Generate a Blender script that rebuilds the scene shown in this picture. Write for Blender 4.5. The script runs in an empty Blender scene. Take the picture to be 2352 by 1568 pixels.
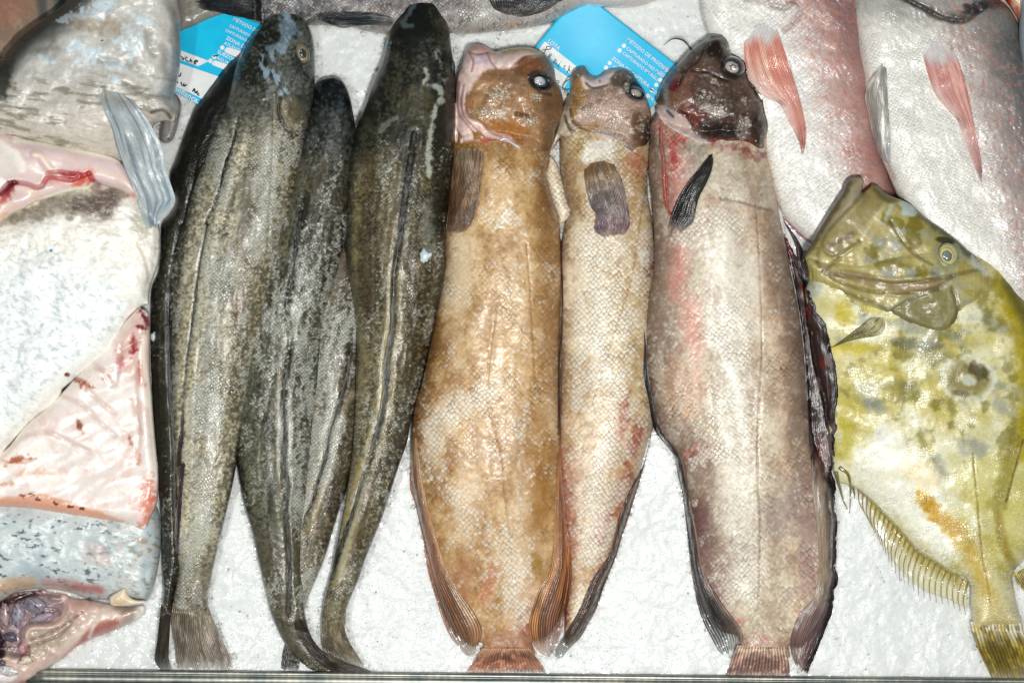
import bpy, math
import numpy as np
C = bpy.context.scene.collection
# ------------------------------------------------------------------ space
# All plan shapes are written in a 2352 x 1568 plan grid; one grid unit is about half a millimetre.
S = 1.2/2352; HC = 2.2; Z0 = 0.03
def world(px, py, z):
    k = (HC - z)/(HC - Z0)
    return np.stack([(px-1176)*S*k, -(py-784)*S*k, z + 0*px], -1)
FR = {'z1':(.3663,0,0),'z2':(.3663,574.2,0),'z3':(.3663,976.2,0),'z4':(.3663,1605.5,0),
 'a1':(.3663,0,516.8),'b1':(.3663,0,994),'b2':(.3663,574.2,994),'b3':(.3663,1263.3,994),'b4':(.3663,1605.5,994),
 'a5':(.3663,1605.5,402),'tL':(.15012,390.5,11.5),'tR':(.15869,1205.9,11.5),'mid':(.27463,660.4,746.5),
 'hH':(.21973,1435.5,57.4),'hF':(.18311,1022.1,86.1),'hG':(.24907,1234.6,126.3),'c1':(.1709,0,0),
 'cut':(.18312,0,287.1),'gut':(.1709,0,1320.7),'dK':(.28192,1837.5,390.5),'t2':(.26855,402,0),'t3':(.29297,976.2,0),'D':(1,0,0)}
def Q(fr, *v):
    f, ox, oy = FR[fr]
    return [(v[i]*f+ox, v[i+1]*f+oy) for i in range(0, len(v), 2)]
# ------------------------------------------------------------------ maths
_rng = np.random.default_rng(7)
_T = _rng.random((16, 256, 256)).astype(np.float32)*2-1
def sst(a, b, x):
    t = np.clip((x-a)/(b-a+1e-9), 0, 1); return t*t*(3-2*t)
def vn(x, y, k):
    xi = np.floor(x).astype(int); yi = np.floor(y).astype(int); fx = x-xi; fy = y-yi
    fx = fx*fx*(3-2*fx); fy = fy*fy*(3-2*fy); t = _T[k % 16]
    a = t[yi & 255, xi & 255]; b = t[yi & 255, (xi+1) & 255]; c = t[(yi+1) & 255, xi & 255]; d = t[(yi+1) & 255, (xi+1) & 255]
    return (a*(1-fx)+b*fx)*(1-fy)+(c*(1-fx)+d*fx)*fy
def fbm(x, y, seed, octv=4):
    r = 0; a = 1; s = 0
    for o in range(octv):
        c, sn = math.cos(o*1.3+seed), math.sin(o*1.3+seed)
        r = r + a*vn((x*c-y*sn)*2**o+seed*13.7+o*31, (x*sn+y*c)*2**o+seed*7.1+o*17, seed*3+o); s += a; a *= .55
    return r/s*1.7
def curve(pts, closed=False, step=4.0):
    P = np.array(pts, float)[:, :2]
    if closed: P = np.vstack([P[-1], P, P[0], P[1]])
    else: P = np.vstack([2*P[0]-P[1], P, 2*P[-1]-P[-2]])
    out = []
    for i in range(1, len(P)-2):
        p0, p1, p2, p3 = P[i-1], P[i], P[i+1], P[i+2]
        n = max(1, int(np.hypot(*(p2-p1))/step)); t = np.linspace(0, 1, n, endpoint=False)[:, None]
        d = max(np.hypot(*(p2-p1)), 1e-6)
        m1 = (p2-p0)/2; m2 = (p3-p1)/2
        for m in (m1, m2):
            l = np.hypot(*m)
            if l > d: m *= d/l
        out.append((2*t**3-3*t**2+1)*p1+(t**3-2*t**2+t)*m1+(-2*t**3+3*t**2)*p2+(t**3-t**2)*m2)
    out = np.vstack(out)
    if not closed: out = np.vstack([out, P[-2]])
    return out
def resample(P, n):
    P = np.asarray(P, float); d = np.r_[0, np.cumsum(np.hypot(*np.diff(P, axis=0).T))]
    t = np.linspace(0, d[-1], n); return np.stack([np.interp(t, d, P[:, 0]), np.interp(t, d, P[:, 1])], -1)
def nearest(X, Y, P, closed=False):
    """distance, signed side, arc length, closest point from every (X, Y) to polyline P"""
    A = P; B = np.roll(P, -1, 0) if closed else P[1:]
    if not closed: A = P[:-1]
    ab = B-A; L2 = (ab**2).sum(1)+1e-12; ln = np.sqrt(L2); cum = np.r_[0, np.cumsum(ln)][:-1]
    best = np.full(X.shape, 1e18); sd = np.zeros(X.shape); arc = np.zeros(X.shape); cx = X.copy(); cy = Y.copy()
    CH = 40000
    for c in range(0, len(X), CH):
        x = X[c:c+CH, None]; y = Y[c:c+CH, None]
        t = np.clip(((x-A[:, 0])*ab[:, 0]+(y-A[:, 1])*ab[:, 1])/L2, 0, 1)
        qx = A[:, 0]+t*ab[:, 0]; qy = A[:, 1]+t*ab[:, 1]
        d = (x-qx)**2+(y-qy)**2; j = d.argmin(1); r = np.arange(len(j))
        best[c:c+CH] = d[r, j]; cx[c:c+CH] = qx[r, j]; cy[c:c+CH] = qy[r, j]
        arc[c:c+CH] = cum[j]+t[r, j]*ln[j]
        sd[c:c+CH] = np.sign(ab[j, 0]*(y[:, 0]-A[j, 1])-ab[j, 1]*(x[:, 0]-A[j, 0]))
    return np.sqrt(best), sd, arc, cx, cy
def inside(GX, GY, P):
    m = np.zeros(GX.shape, bool); xs = GX[0]; ys = GY[:, 0]
    A = P; B = np.roll(P, -1, 0)
    for r, y in enumerate(ys):
        k = (A[:, 1] > y) != (B[:, 1] > y)
        if not k.any(): continue
        a, b = A[k], B[k]; xi = np.sort(a[:, 0]+(y-a[:, 1])/(b[:, 1]-a[:, 1])*(b[:, 0]-a[:, 0]))
        m[r] = np.searchsorted(xi, xs) % 2 == 1
    return m
# ------------------------------------------------------------------ height map of what has been laid down so far
HX0, HY0, HS = -400, -400, 3.0
HM = np.zeros((760, 1060), np.float32)
def hm_at(X, Y):
    x = np.clip((np.asarray(X)-HX0)/HS, 0, HM.shape[1]-1.01); y = np.clip((np.asarray(Y)-HY0)/HS, 0, HM.shape[0]-1.01)
    xi = x.astype(int); yi = y.astype(int); fx = x-xi; fy = y-yi
    return (HM[yi, xi]*(1-fx)+HM[yi, xi+1]*fx)*(1-fy)+(HM[yi+1, xi]*(1-fx)+HM[yi+1, xi+1]*fx)*fy
def lin(c): c = np.asarray(c, float)/255; return np.where(c <= .04045, c/12.92, ((c+.055)/1.055)**2.4)
ALB = .92
class Surf:
    def base(s, col, sc=0., fl=0., wr=.3):
        n = len(s.X); s.col = np.tile(np.array(col, float), (n, 1)); s.sc = np.full(n, float(sc)); s.fl = np.full(n, float(fl)); s.wr = np.full(n, float(wr)); s.al = np.ones(n); return s
    def N(s, sc, seed, ang=0, st=1., octv=4):
        a = math.radians(ang); c, q = math.cos(a), math.sin(a)
        return fbm((s.X*c+s.Y*q)/(sc*st), (-s.X*q+s.Y*c)/sc, seed, octv)
    def NU(s, su, sv, seed, octv=4): return fbm(s.U/su, s.V/sv, seed, octv)
    def paint(s, m, c, a=1.):
        m = (m*a)[:, None]; s.col = s.col*(1-m)+np.array(c, float)*m; return s
    def mul(s, m, f): s.col *= (1+m*(f-1))[:, None]; return s
    def lift(s, m, mm): s.Z = s.Z+m*mm*.001; return s
    def stroke(s, pts, w, soft=None, nz=0., ns=12, seed=3, taper=0):
        """mask of a line; w full half width; taper 1 narrows both ends, 2 narrows the end only"""
        P = curve(pts, step=5); soft = w*.5 if soft is None else soft; r = w+soft+nz+2
        k = (s.X > P[:, 0].min()-r) & (s.X < P[:, 0].max()+r) & (s.Y > P[:, 1].min()-r) & (s.Y < P[:, 1].max()+r)
        m = np.zeros(len(s.X))
        if not k.any(): return m
        x, y = s.X[k], s.Y[k]; d, _, arc, _, _ = nearest(x, y, P)
        L = arc.max()+1e-6; t = arc/L; ww = w
        if taper == 1: ww = w*np.clip(np.sin(np.pi*np.clip(t, .02, .98)), .05, 1)**.6
        if taper == 2: ww = w*(1-.9*t)
        if nz: d = d+nz*fbm(x/ns, y/ns, seed, 3)
        m[k] = 1-sst(ww-soft, ww+soft, d); return m
    def spot(s, cx, cy, rx, ry=None, ang=0, soft=.3, nz=0., ns=15, seed=5):
        ry = rx if ry is None else ry; a = math.radians(ang); x = s.X-cx; y = s.Y-cy
        u = (x*math.cos(a)+y*math.sin(a))/rx; v = (-x*math.sin(a)+y*math.cos(a))/ry; d = np.hypot(u, v)
        if nz: d = d+nz*fbm(s.X/ns, s.Y/ns, seed, 4)
        return 1-sst(1-soft, 1+soft, d)
    def area(s, pts, soft=8, nz=0., ns=15, seed=5):
        P = curve(pts, True, 6); k = np.arange(len(s.X))
        d, _, _, _, _ = nearest(s.X, s.Y, P, True)
        A = P; B = np.roll(P, -1, 0); ins = np.zeros(len(s.X), int)
        for a, b in zip(A, B):
            if a[1] == b[1]: continue
            q = ((a[1] > s.Y) != (b[1] > s.Y))
            ins[q] += (s.X[q] < a[0]+(s.Y[q]-a[1])/(b[1]-a[1])*(b[0]-a[0]))
        d = np.where(ins % 2 == 1, d, -d)
        if nz: d = d+nz*fbm(s.X/ns, s.Y/ns, seed, 4)
        return sst(-soft, soft, d)
    def rays(s, ang, period, seed=1, warp=.6):
        """streaks running along direction ang (degrees, plan grid)"""
        a = math.radians(ang); t = -s.X*math.sin(a)+s.Y*math.cos(a)
        return np.sin(2*np.pi*t/period+warp*6*s.N(period*8, seed))
    def grain(s, m, sc_, seed, lt, dk, a=.6, ang=0, st=1.):
        n = s.N(sc_, seed, ang, st, 5); s.paint(m*sst(.12, .5, n), lt, a); s.paint(m*sst(.12, .5, -n), dk, a); return s
    def build(s, name, mat, root=None, depth=.02, hm=True, label=None):
        if hm:
            # rasterise the heights so that later pieces can rest on this one
            ix = ((s.X-HX0)/HS+.5).astype(int); iy = ((s.Y-HY0)/HS+.5).astype(int)
            k = (ix >= 0) & (iy >= 0) & (ix < HM.shape[1]) & (iy < HM.shape[0]); z = s.Z[k].astype(np.float32)
            np.maximum.at(HM, (iy[k], ix[k]), z)
        co = world(s.X, s.Y, s.Z); q = s.quads
        a, b, c, d = co[q[:, 0]], co[q[:, 1]], co[q[:, 2]], co[q[:, 3]]
        if np.cross(c-a, d-b)[:, 2].sum() < 0: q = q[:, ::-1]
        E = np.concatenate([q[:, [0, 1]], q[:, [1, 2]], q[:, [2, 3]], q[:, [3, 0]]])
        key = np.sort(E, 1); kk = key[:, 0].astype(np.int64)*len(co)+key[:, 1]
        _, inv, cnt = np.unique(kk, return_inverse=True, return_counts=True)
        be = E[(cnt[inv] == 1)]; be = be[be[:, 0] != be[:, 1]]
        bv, bi = np.unique(be, return_inverse=True); bi = bi.reshape(-1, 2); n = len(co); m = len(bv)
        low = world(s.X[bv], s.Y[bv], s.Z[bv]-depth)
        co2 = np.vstack([co, low]); sk = np.stack([be[:, 1], be[:, 0], n+bi[:, 0], n+bi[:, 1]], -1)
        Qd = np.vstack([q, sk]); me = bpy.data.meshes.new(name)
        me.vertices.add(len(co2)); me.loops.add(Qd.size); me.polygons.add(len(Qd))
        org = np.zeros(3)
        if root is not None: org = np.array(root.get('_org', (0, 0, 0)))
        me.vertices.foreach_set('co', (co2-org).astype(np.float32).ravel())
        me.loops.foreach_set('vertex_index', Qd.astype(np.int32).ravel())
        me.polygons.foreach_set('loop_start', np.arange(0, Qd.size, 4, dtype=np.int32))
        me.polygons.foreach_set('use_smooth', np.ones(len(Qd), bool))
        me.update(calc_edges=True)
        ext = lambda A: np.concatenate([A, A[bv]])
        rgb = lin(np.clip(s.col, 2, 255)); lum = rgb.mean(1, keepdims=True)+1e-4; rgb = lum+(rgb-lum)*1.12; rgb = np.clip(rgb, .002, 1)*(lum**.28)*1.24*ALB
        at = me.color_attributes.new('pig', 'FLOAT_COLOR', 'POINT')
        at.data.foreach_set('color', np.c_[ext(rgb), np.ones(n+m)].astype(np.float32).ravel())
        at = me.color_attributes.new('ctl', 'FLOAT_COLOR', 'POINT')
        at.data.foreach_set('color', np.c_[ext(s.sc), ext(s.fl), ext(s.wr), ext(s.al)].astype(np.float32).ravel())
        uv = np.c_[ext(s.U), ext(s.V)]/100
        at = me.attributes.new('body_uv', 'FLOAT_VECTOR', 'POINT')
        at.data.foreach_set('vector', np.c_[uv, np.zeros(n+m)].astype(np.float32).ravel())
        me.materials.append(mat); me.validate()
        o = bpy.data.objects.new(name, me); C.objects.link(o)
        if root is not None: o.parent = root
        if label: o['label'] = label
        return o
class Blob(Surf):
    def __init__(s, outline, h=.04, zb=.005, spine=None, R=60, res=2.3, p=2., blur=2, closed=True, smooth=True, fall=None):
        P = curve(outline, True, min(5, res*2.5)) if smooth else np.array(outline, float)
        x0, y0 = P.min(0)-2*res; x1, y1 = P.max(0)+2*res
        GX, GY = np.meshgrid(np.arange(x0, x1, res), np.arange(y0, y1, res))
        ins = inside(GX, GY, P); cell = ins[:-1, :-1] | ins[1:, :-1] | ins[:-1, 1:] | ins[1:, 1:]
        use = np.zeros(ins.shape, bool); use[:-1, :-1] |= cell; use[1:, :-1] |= cell; use[:-1, 1:] |= cell; use[1:, 1:] |= cell
        idx = np.full(ins.shape, -1); idx[use] = np.arange(use.sum())
        X = GX[use]; Y = GY[use]; I = ins[use]
        Pd = P if len(P) < 500 else P[::2]
        d, _, _, cx, cy = nearest(X, Y, Pd, True)
        X = np.where(I, X, cx); Y = np.where(I, Y, cy); d = np.where(I, d, 0)
        r, c = np.nonzero(cell)
        s.quads = np.stack([idx[r, c], idx[r, c+1], idx[r+1, c+1], idx[r+1, c]], -1)
        s.X, s.Y, s.d = X, Y, d; n = len(X)
        if spine is not None:
            SP = curve(spine, step=10); e0 = SP[0]-SP[1]; e1 = SP[-1]-SP[-2]
            SP = np.vstack([SP[0]+e0/np.hypot(*e0)*300, SP, SP[-1]+e1/np.hypot(*e1)*300])
            du, sd, arc, _, _ = nearest(X, Y, SP); s.U = du*sd; s.V = arc-300
            b = np.clip(((arc-arc.min())/12).astype(int), 0, None); nb = b.max()+1
            lo = np.zeros(nb); hi = np.zeros(nb); mx = np.zeros(nb)
            np.minimum.at(lo, b, s.U); np.maximum.at(hi, b, s.U); np.maximum.at(mx, b, d)
            ker = np.ones(7)/7; sm = lambda a: np.convolve(np.pad(a, 3, mode='edge'), ker, 'valid')
            lo, hi, mx = sm(lo), sm(hi), sm(mx); f = (arc-arc.min())/12-.5; g = np.arange(nb)
            s.w = np.maximum(np.interp(f, g, mx), 6); s.sn = np.where(s.U < 0, s.U/np.maximum(-np.interp(f, g, lo), 4), s.U/np.maximum(np.interp(f, g, hi), 4))
            s.t = (s.V-s.V.min())/(s.V.max()-s.V.min())
            H = h(s.t) if callable(h) else h*np.clip(s.w/(s.w.max()), .15, 1)**.8
            rad = s.w
        else:
            s.U, s.V = X.copy(), Y.copy(); H = h; rad = R; s.sn = X*0; s.t = (Y-Y.min())/(np.ptp(Y)+1e-6); s.w = X*0+R
        tt = np.clip(d/rad, 0, 1); Z = H*(1-(1-tt)**p)**(1/p)
        if blur:
            G = np.zeros(ins.shape); G[use] = Z; W = use.astype(float)
            for _ in range(blur*3):
                a = G.copy(); w = W.copy()
                for ax in (0, 1):
                    a = a+np.roll(a, 1, ax)+np.roll(a, -1, ax); w = w+np.roll(w, 1, ax)+np.roll(w, -1, ax)
                G = np.where(use, a/np.maximum(w, 1), 0)
            k = sst(0, 10, d); Z = Z*(1-k)+G[use]*k
        s.Zr = Z
        s.Z = Z+(zb(X, Y) if callable(zb) else zb)
class Patch(Surf):
    """sheet between a left and a right edge curve running from root to tip"""
    def __init__(s, left, right, nu=40, nv=80, off=.002, jag=0., nj=14, arch=0., drape=True, z=None, seed=1, sm=True, ramp=.16):
        L = resample(curve(left), nv); Rr = resample(curve(right), nv); u = np.linspace(0, 1, nu)[None, :, None]
        v = np.linspace(0, 1, nv)
        G = L[:, None]*(1-u)+Rr[:, None]*u
        if jag:
            ln = 1-jag*(.5+.5*fbm(np.linspace(0, nj, nu), np.zeros(nu), seed, 2))-jag*.4*(np.arange(nu) % 3 == 0)
            for i in range(nu):
                t = v*ln[i]*(nv-1); k = np.clip(t.astype(int), 0, nv-2); f = (t-k)[:, None]
                G[:, i] = G[k, i]*(1-f)+G[k+1, i]*f
        s.X = G[..., 0].ravel(); s.Y = G[..., 1].ravel(); uu, vv = np.meshgrid(u.ravel(), v); s.u = uu.ravel(); s.v = vv.ravel()
        s.U = s.u*100; s.V = s.v*300
        i = np.arange(nu*nv).reshape(nv, nu); s.quads = np.stack([i[:-1, :-1], i[:-1, 1:], i[1:, 1:], i[1:, :-1]], -1).reshape(-1, 4)
        if drape:
            z0 = hm_at(s.X, s.Y)
            if drape == 'line':
                zr = z0.reshape(nv, nu); a, c_ = zr[:4].mean(), zr[-4:].mean(); z0 = np.maximum(z0, a+(c_-a)*s.v)
            if sm:
                g = z0.reshape(nv, nu)
                for _ in range(60 if drape == 'line' else 8):
                    g = np.pad(g, 1, mode='edge'); g = (g[1:-1, 1:-1]*2+g[:-2, 1:-1]+g[2:, 1:-1]+g[1:-1, :-2]+g[1:-1, 2:])/6
                z0 = np.maximum(g.ravel(), z0-.001)
            s.Z = z0-.003+(off+.003)*sst(0, ramp, s.v)
        else: s.Z = (z(s.X, s.Y) if callable(z) else z)+0*s.X
        s.Z = s.Z+arch*.001*np.sin(np.pi*s.u)
    def ray(s, n, mm=.4, dark=.25, seed=2, nz=.15):
        ph = 2*np.pi*n*(s.u+nz/n*fbm(s.u*n*.3, s.v*4, seed, 2)); w = np.sin(ph)
        s.Z = s.Z+w*mm*.001*sst(0, .15, s.v); s.mul(sst(0, 1, -w), 1-dark); s.mul(sst(.2, 1, w), 1+dark*.6)
        return s
def empty(name, px, py, z=0.): 
    o = bpy.data.objects.new(name, None); C.objects.link(o); p = world(np.array(float(px)), np.array(float(py)), z)
    o.location = p; o['_org'] = [float(v) for v in p]; o.empty_display_size = .02; return o
def tag(o, label, cat, group=None, kind=None):
    if label: o['label'] = label
    if cat: o['category'] = cat
    if group: o['group'] = group
    if kind: o['kind'] = kind
    return o
def raw(name, V, F, mat, root=None, smooth=True):
    """mesh from world-space points"""
    me = bpy.data.meshes.new(name); org = np.array(root.get('_org', (0, 0, 0))) if root is not None else np.zeros(3)
    me.from_pydata([tuple(p) for p in (np.asarray(V, float)-org)], [], [tuple(int(i) for i in f) for f in F]); me.materials.append(mat)
    if smooth: me.polygons.foreach_set('use_smooth', np.ones(len(me.polygons), bool))
    me.update(); o = bpy.data.objects.new(name, me); C.objects.link(o)
    if root is not None: o.parent = root
    return o
def tube(name, pts, r, mat, root=None, z=None, zoff=.002, seg=10, r1=None):
    P = curve(pts, step=4); n = len(P); zz = hm_at(P[:, 0], P[:, 1])+zoff if z is None else np.interp(np.linspace(0, 1, n), np.linspace(0, 1, len(z)), z)
    if z is None:
        for _ in range(6): zz = np.maximum(np.convolve(np.pad(zz, 1, mode='edge'), [.25, .5, .25], 'valid'), zz-.001)
    W = world(P[:, 0], P[:, 1], zz); T = np.gradient(W, axis=0); T /= np.linalg.norm(T, axis=1)[:, None]+1e-9
    up = np.array([0, 0, 1.]); A = np.cross(T, up); A /= np.linalg.norm(A, axis=1)[:, None]+1e-9; B = np.cross(A, T)
    rr = np.linspace(r, r if r1 is None else r1, n)*S; V = []; F = []
    for i in range(n):
        for k in range(seg):
            a = 2*math.pi*k/seg; V.append(W[i]+rr[i]*(math.cos(a)*A[i]+math.sin(a)*B[i]))
    for i in range(n-1):
        for k in range(seg): F.append((i*seg+k, i*seg+(k+1) % seg, (i+1)*seg+(k+1) % seg, (i+1)*seg+k))
    F.append(tuple(range(seg))[::-1]); F.append(tuple((n-1)*seg+k for k in range(seg)))
    return raw(name, V, F, mat, root)
# ------------------------------------------------------------------ materials
class NT:
    def __init__(s, name):
        s.m = bpy.data.materials.new(name); s.m.use_nodes = True; s.t = s.m.node_tree; s.t.nodes.clear()
    def n(s, typ, **kw):
        o = s.t.nodes.new('ShaderNode'+typ)
        for k, v in kw.items():
            if k in ('i',): continue
            setattr(o, k, v)
        for k, v in (kw.get('i') or {}).items():
            sk = o.inputs[k]
            if isinstance(v, bpy.types.NodeSocket): s.t.links.new(v, sk)
            else: sk.default_value = v
        return o
    def math(s, op, a, b=0., c=None):
        i = {0: a, 1: b}
        if c is not None: i[2] = c
        return s.n('Math', operation=op, i=i).outputs[0]
    def vm(s, op, a, b=None):
        i = {0: a}
        if b is not None: i[1] = b
        o = s.n('VectorMath', operation=op, i=i); return o.outputs['Value'] if op in ('DOT_PRODUCT', 'LENGTH') else o.outputs[0]
    def mix(s, f, a, b, t='RGBA', blend='MIX'):
        o = s.n('Mix', data_type=t, blend_type=blend) if t == 'RGBA' else s.n('Mix', data_type=t)
        A, B = ([x for x in o.inputs if x.identifier == k+'_Color'][0] for k in 'AB')
        for sk, v in ((o.inputs[0], f), (A, a), (B, b)):
            if isinstance(v, bpy.types.NodeSocket): s.t.links.new(v, sk)
            else: sk.default_value = v
        return [x for x in o.outputs if x.identifier == 'Result_Color'][0]
    def range(s, x, a, b, c=0., d=1.): return s.n('MapRange', interpolation_type='SMOOTHSTEP', i={0: x, 1: a, 2: b, 3: c, 4: d}).outputs[0]
def skin(name, su=8, sv=7, rnd=.5, var=.35, edge=.35, tip=.4, bump=.5, flake=(175, 175, 165), rough=.42, coat=.5, crough=.12,
         wr=.35, wsc=1., spk=.5, sss=.0, diamond=True, spec=.4, mid=.5, thin=False, wetb=.22, fmix=.62):
    N = NT(name); pig = N.n('Attribute', attribute_name='pig').outputs['Color']
    ctl = N.n('SeparateColor', i={0: N.n('Attribute', attribute_name='ctl').outputs['Color']}); sc, fl, wm = ctl.outputs[0], ctl.outputs[1], ctl.outputs[2]
    uv = N.n('Attribute', attribute_name='body_uv').outputs['Vector']
    sc = N.math('MULTIPLY', sc, N.range(N.n('TexNoise', noise_dimensions='2D', i={'Vector': uv, 'Scale': 100/45, 'Detail': 3, 'Roughness': .6}).outputs[0], .36, .62, .25, 1.1))
    ob = N.n('TexCoord').outputs['Object']
    wn = N.n('TexNoise', noise_dimensions='2D', i={'Vector': uv, 'Scale': 100/30, 'Detail': 2}).outputs['Color']
    wv = N.vm('MULTIPLY', N.vm('SUBTRACT', wn, (.5, .5, .5)), (1.3, 1.3, 0))
    p = N.vm('ADD', N.vm('MULTIPLY', uv, (100/su, 100/sv, 0)), wv)
    if diamond:
        p = N.n('VectorRotate', rotation_type='Z_AXIS', i={'Vector': p, 'Angle': math.radians(45)}).outputs[0]; dirv = (-.707, .707, 0)
    else: dirv = (0, 1, 0)
    vo = N.n('TexVoronoi', voronoi_dimensions='2D', feature='F1', i={'Vector': p, 'Scale': 1, 'Randomness': rnd})
    ve = N.n('TexVoronoi', voronoi_dimensions='2D', feature='DISTANCE_TO_EDGE', i={'Vector': p, 'Scale': 1, 'Randomness': rnd}).outputs['Distance']
    cr = N.n('SeparateColor', i={0: vo.outputs['Color']}); r1, r2 = cr.outputs[0], cr.outputs[1]
    sh = N.vm('DOT_PRODUCT', N.vm('SUBTRACT', p, vo.outputs['Position']), dirv)   # -.6 root .. .6 tip
    ed = N.range(ve, 0, .16, 1, 0)
    big = N.n('TexNoise', noise_dimensions='2D', i={'Vector': uv, 'Scale': 100/9, 'Detail': 4, 'Roughness': .7}).outputs[0]
    fine = N.n('TexNoise', i={'Vector': ob, 'Scale': 900/wsc, 'Detail': 4, 'Roughness': .75}).outputs[0]
    m = N.math('MULTIPLY', N.math('SUBTRACT', r1, .5), 2*var)
    m = N.math('ADD', m, N.math('MULTIPLY', sh, tip)); m = N.math('SUBTRACT', m, N.math('MULTIPLY', ed, edge))
    m = N.math('ADD', 1, N.math('MULTIPLY', m, sc))
    m = N.math('MULTIPLY', m, N.math('ADD', 1-.5*spk, N.math('MULTIPLY', fine, spk)))
    m = N.math('MULTIPLY', m, N.math('ADD', 1-.5*mid, N.math('MULTIPLY', big, mid)))
    col = N.vm('MULTIPLY', pig, N.n('CombineXYZ', i={0: m, 1: m, 2: m}).outputs[0])
    f = N.math('ADD', N.math('MULTIPLY', fl, 1.5), N.math('ADD', N.math('MULTIPLY', r2, .7), N.math('MULTIPLY', big, .7)))
    f = N.math('SUBTRACT', f, N.math('MULTIPLY', ed, .25))
    f = N.math('MULTIPLY', N.range(f, 1.0, 1.8), N.range(fl, .02, .1))
    fc = lin(flake)*ALB
    fm = N.math('ADD', .86, N.math('SUBTRACT', N.math('MULTIPLY', sh, .5), N.math('MULTIPLY', ed, .4)))
    fcol = N.vm('MULTIPLY', N.n('CombineXYZ', i={0: fm, 1: fm, 2: fm}).outputs[0], tuple(fc))
    col = N.mix(N.math('MULTIPLY', f, fmix), col, fcol)
    hh = N.math('ADD', N.math('MULTIPLY', sh, .7), N.math('MULTIPLY', N.range(ve, 0, .2), .5))
    hh = N.math('ADD', hh, N.math('MULTIPLY', f, .5))
    hh = N.math('MULTIPLY', hh, sc)
    w2 = N.n('TexNoise', noise_dimensions='2D', i={'Vector': uv, 'Scale': 100/(14*wsc), 'Detail': 5, 'Roughness': .65}).outputs[0]
    w = N.math('MULTIPLY', N.math('ADD', N.math('MULTIPLY', w2, 1.6), N.math('MULTIPLY', fine, .7)), N.math('MULTIPLY', wm, wr*3))
    bp = N.n('Bump', i={'Strength': 1., 'Distance': bump*.001, 'Height': N.math('ADD', hh, w)}).outputs[0]
    wet = N.n('TexNoise', i={'Vector': ob, 'Scale': 260, 'Detail': 3, 'Roughness': .6}).outputs[0]
    bc = N.n('Bump', i={'Strength': .7, 'Distance': wetb*.001, 'Height': wet, 'Normal': bp}).outputs[0]
    ro = N.math('ADD', rough-.12, N.math('MULTIPLY', wet, .24))
    b = N.n('BsdfPrincipled', i={'Base Color': col, 'Roughness': ro, 'Normal': bp, 'Coat Weight': coat, 'Coat Roughness': crough, 'Coat Normal': bc, 'Specular IOR Level': spec})
    if thin:
        N.t.links.new(N.n('Attribute', attribute_name='ctl').outputs['Alpha'], b.inputs['Alpha'])
    if sss:
        b.inputs['Subsurface Weight'].default_value = sss; b.inputs['Subsurface Radius'].default_value = (.004, .002, .0015); b.inputs['Subsurface Scale'].default_value = 1.
    N.t.links.new(b.outputs[0], N.n('OutputMaterial').inputs[0]); return N.m
def plain(name, c, rough=.4, coat=0., metal=0., bump=0., bsc=300, spec=.5, trans=0., alb=True, mott=0.):
    N = NT(name); cc = (*(lin(c)*(ALB if alb else 1)), 1)
    b = N.n('BsdfPrincipled', i={'Base Color': cc, 'Roughness': rough, 'Coat Weight': coat, 'Coat Roughness': .08, 'Metallic': metal, 'Specular IOR Level': spec, 'Transmission Weight': trans})
    if bump or mott:
        tx = N.n('TexNoise', i={'Vector': N.n('TexCoord').outputs['Object'], 'Scale': bsc, 'Detail': 4, 'Roughness': .65}).outputs[0]
        if bump: N.t.links.new(N.n('Bump', i={'Strength': 1, 'Distance': bump*.001, 'Height': tx}).outputs[0], b.inputs['Normal'])
        if mott: N.t.links.new(N.mix(N.range(tx, .3, .7), tuple(v*(1-mott) for v in cc[:3])+(1,), tuple(min(1, v*(1+mott)) for v in cc[:3])+(1,)), b.inputs['Base Color'])
    N.t.links.new(b.outputs[0], N.n('OutputMaterial').inputs[0]); return N.m
# ------------------------------------------------------------------ camera, light
sc_ = bpy.context.scene
w_ = bpy.data.worlds.new("World"); sc_.world = w_; w_.use_nodes = True
w_.node_tree.nodes['Background'].inputs[0].default_value = (.80, .92, 1.0, 1); w_.node_tree.nodes['Background'].inputs[1].default_value = .065
cam = bpy.data.cameras.new('camera'); co_ = bpy.data.objects.new('camera', cam); C.objects.link(co_)
co_.location = (0, 0, HC); cam.sensor_width = 36; cam.lens = 36/(1.2/(HC-Z0)); cam.clip_end = 50; sc_.camera = co_
def lamp(name, loc, to, size, power, col=(1, 1, 1), size_y=None):
    l = bpy.data.lights.new(name, 'AREA'); l.shape = 'RECTANGLE'; l.size = size; l.size_y = size_y or size; l.energy = power; l.color = col
    o = bpy.data.objects.new(name, l); C.objects.link(o); o.location = loc
    from mathutils import Vector
    o.rotation_euler = (Vector(to)-Vector(loc)).to_track_quat('-Z', 'Y').to_euler(); return o
lamp('counter_lamp', (.20, -.30, 2.1), (.10, -.20, 0), .14, 42, (1, .985, .95))
lamp('counter_lamp', (-.75, -.35, 2.0), (-.1, 0, 0), .12, 11, (.97, 1, .98))
lamp('ceiling_lamp', (.2, .9, 2.6), (0, 0, 0), .3, 3, (.9, .97, 1))
v_ = sc_.view_settings; v_.view_transform = 'Standard'; v_.look = 'None'; v_.gamma = 1; v_.exposure = 0; v_.use_curve_mapping = False
sc_.cycles.use_denoising = True
sc_.cycles.max_bounces = 6; sc_.cycles.caustics_reflective = False; sc_.cycles.caustics_refractive = False
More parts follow.
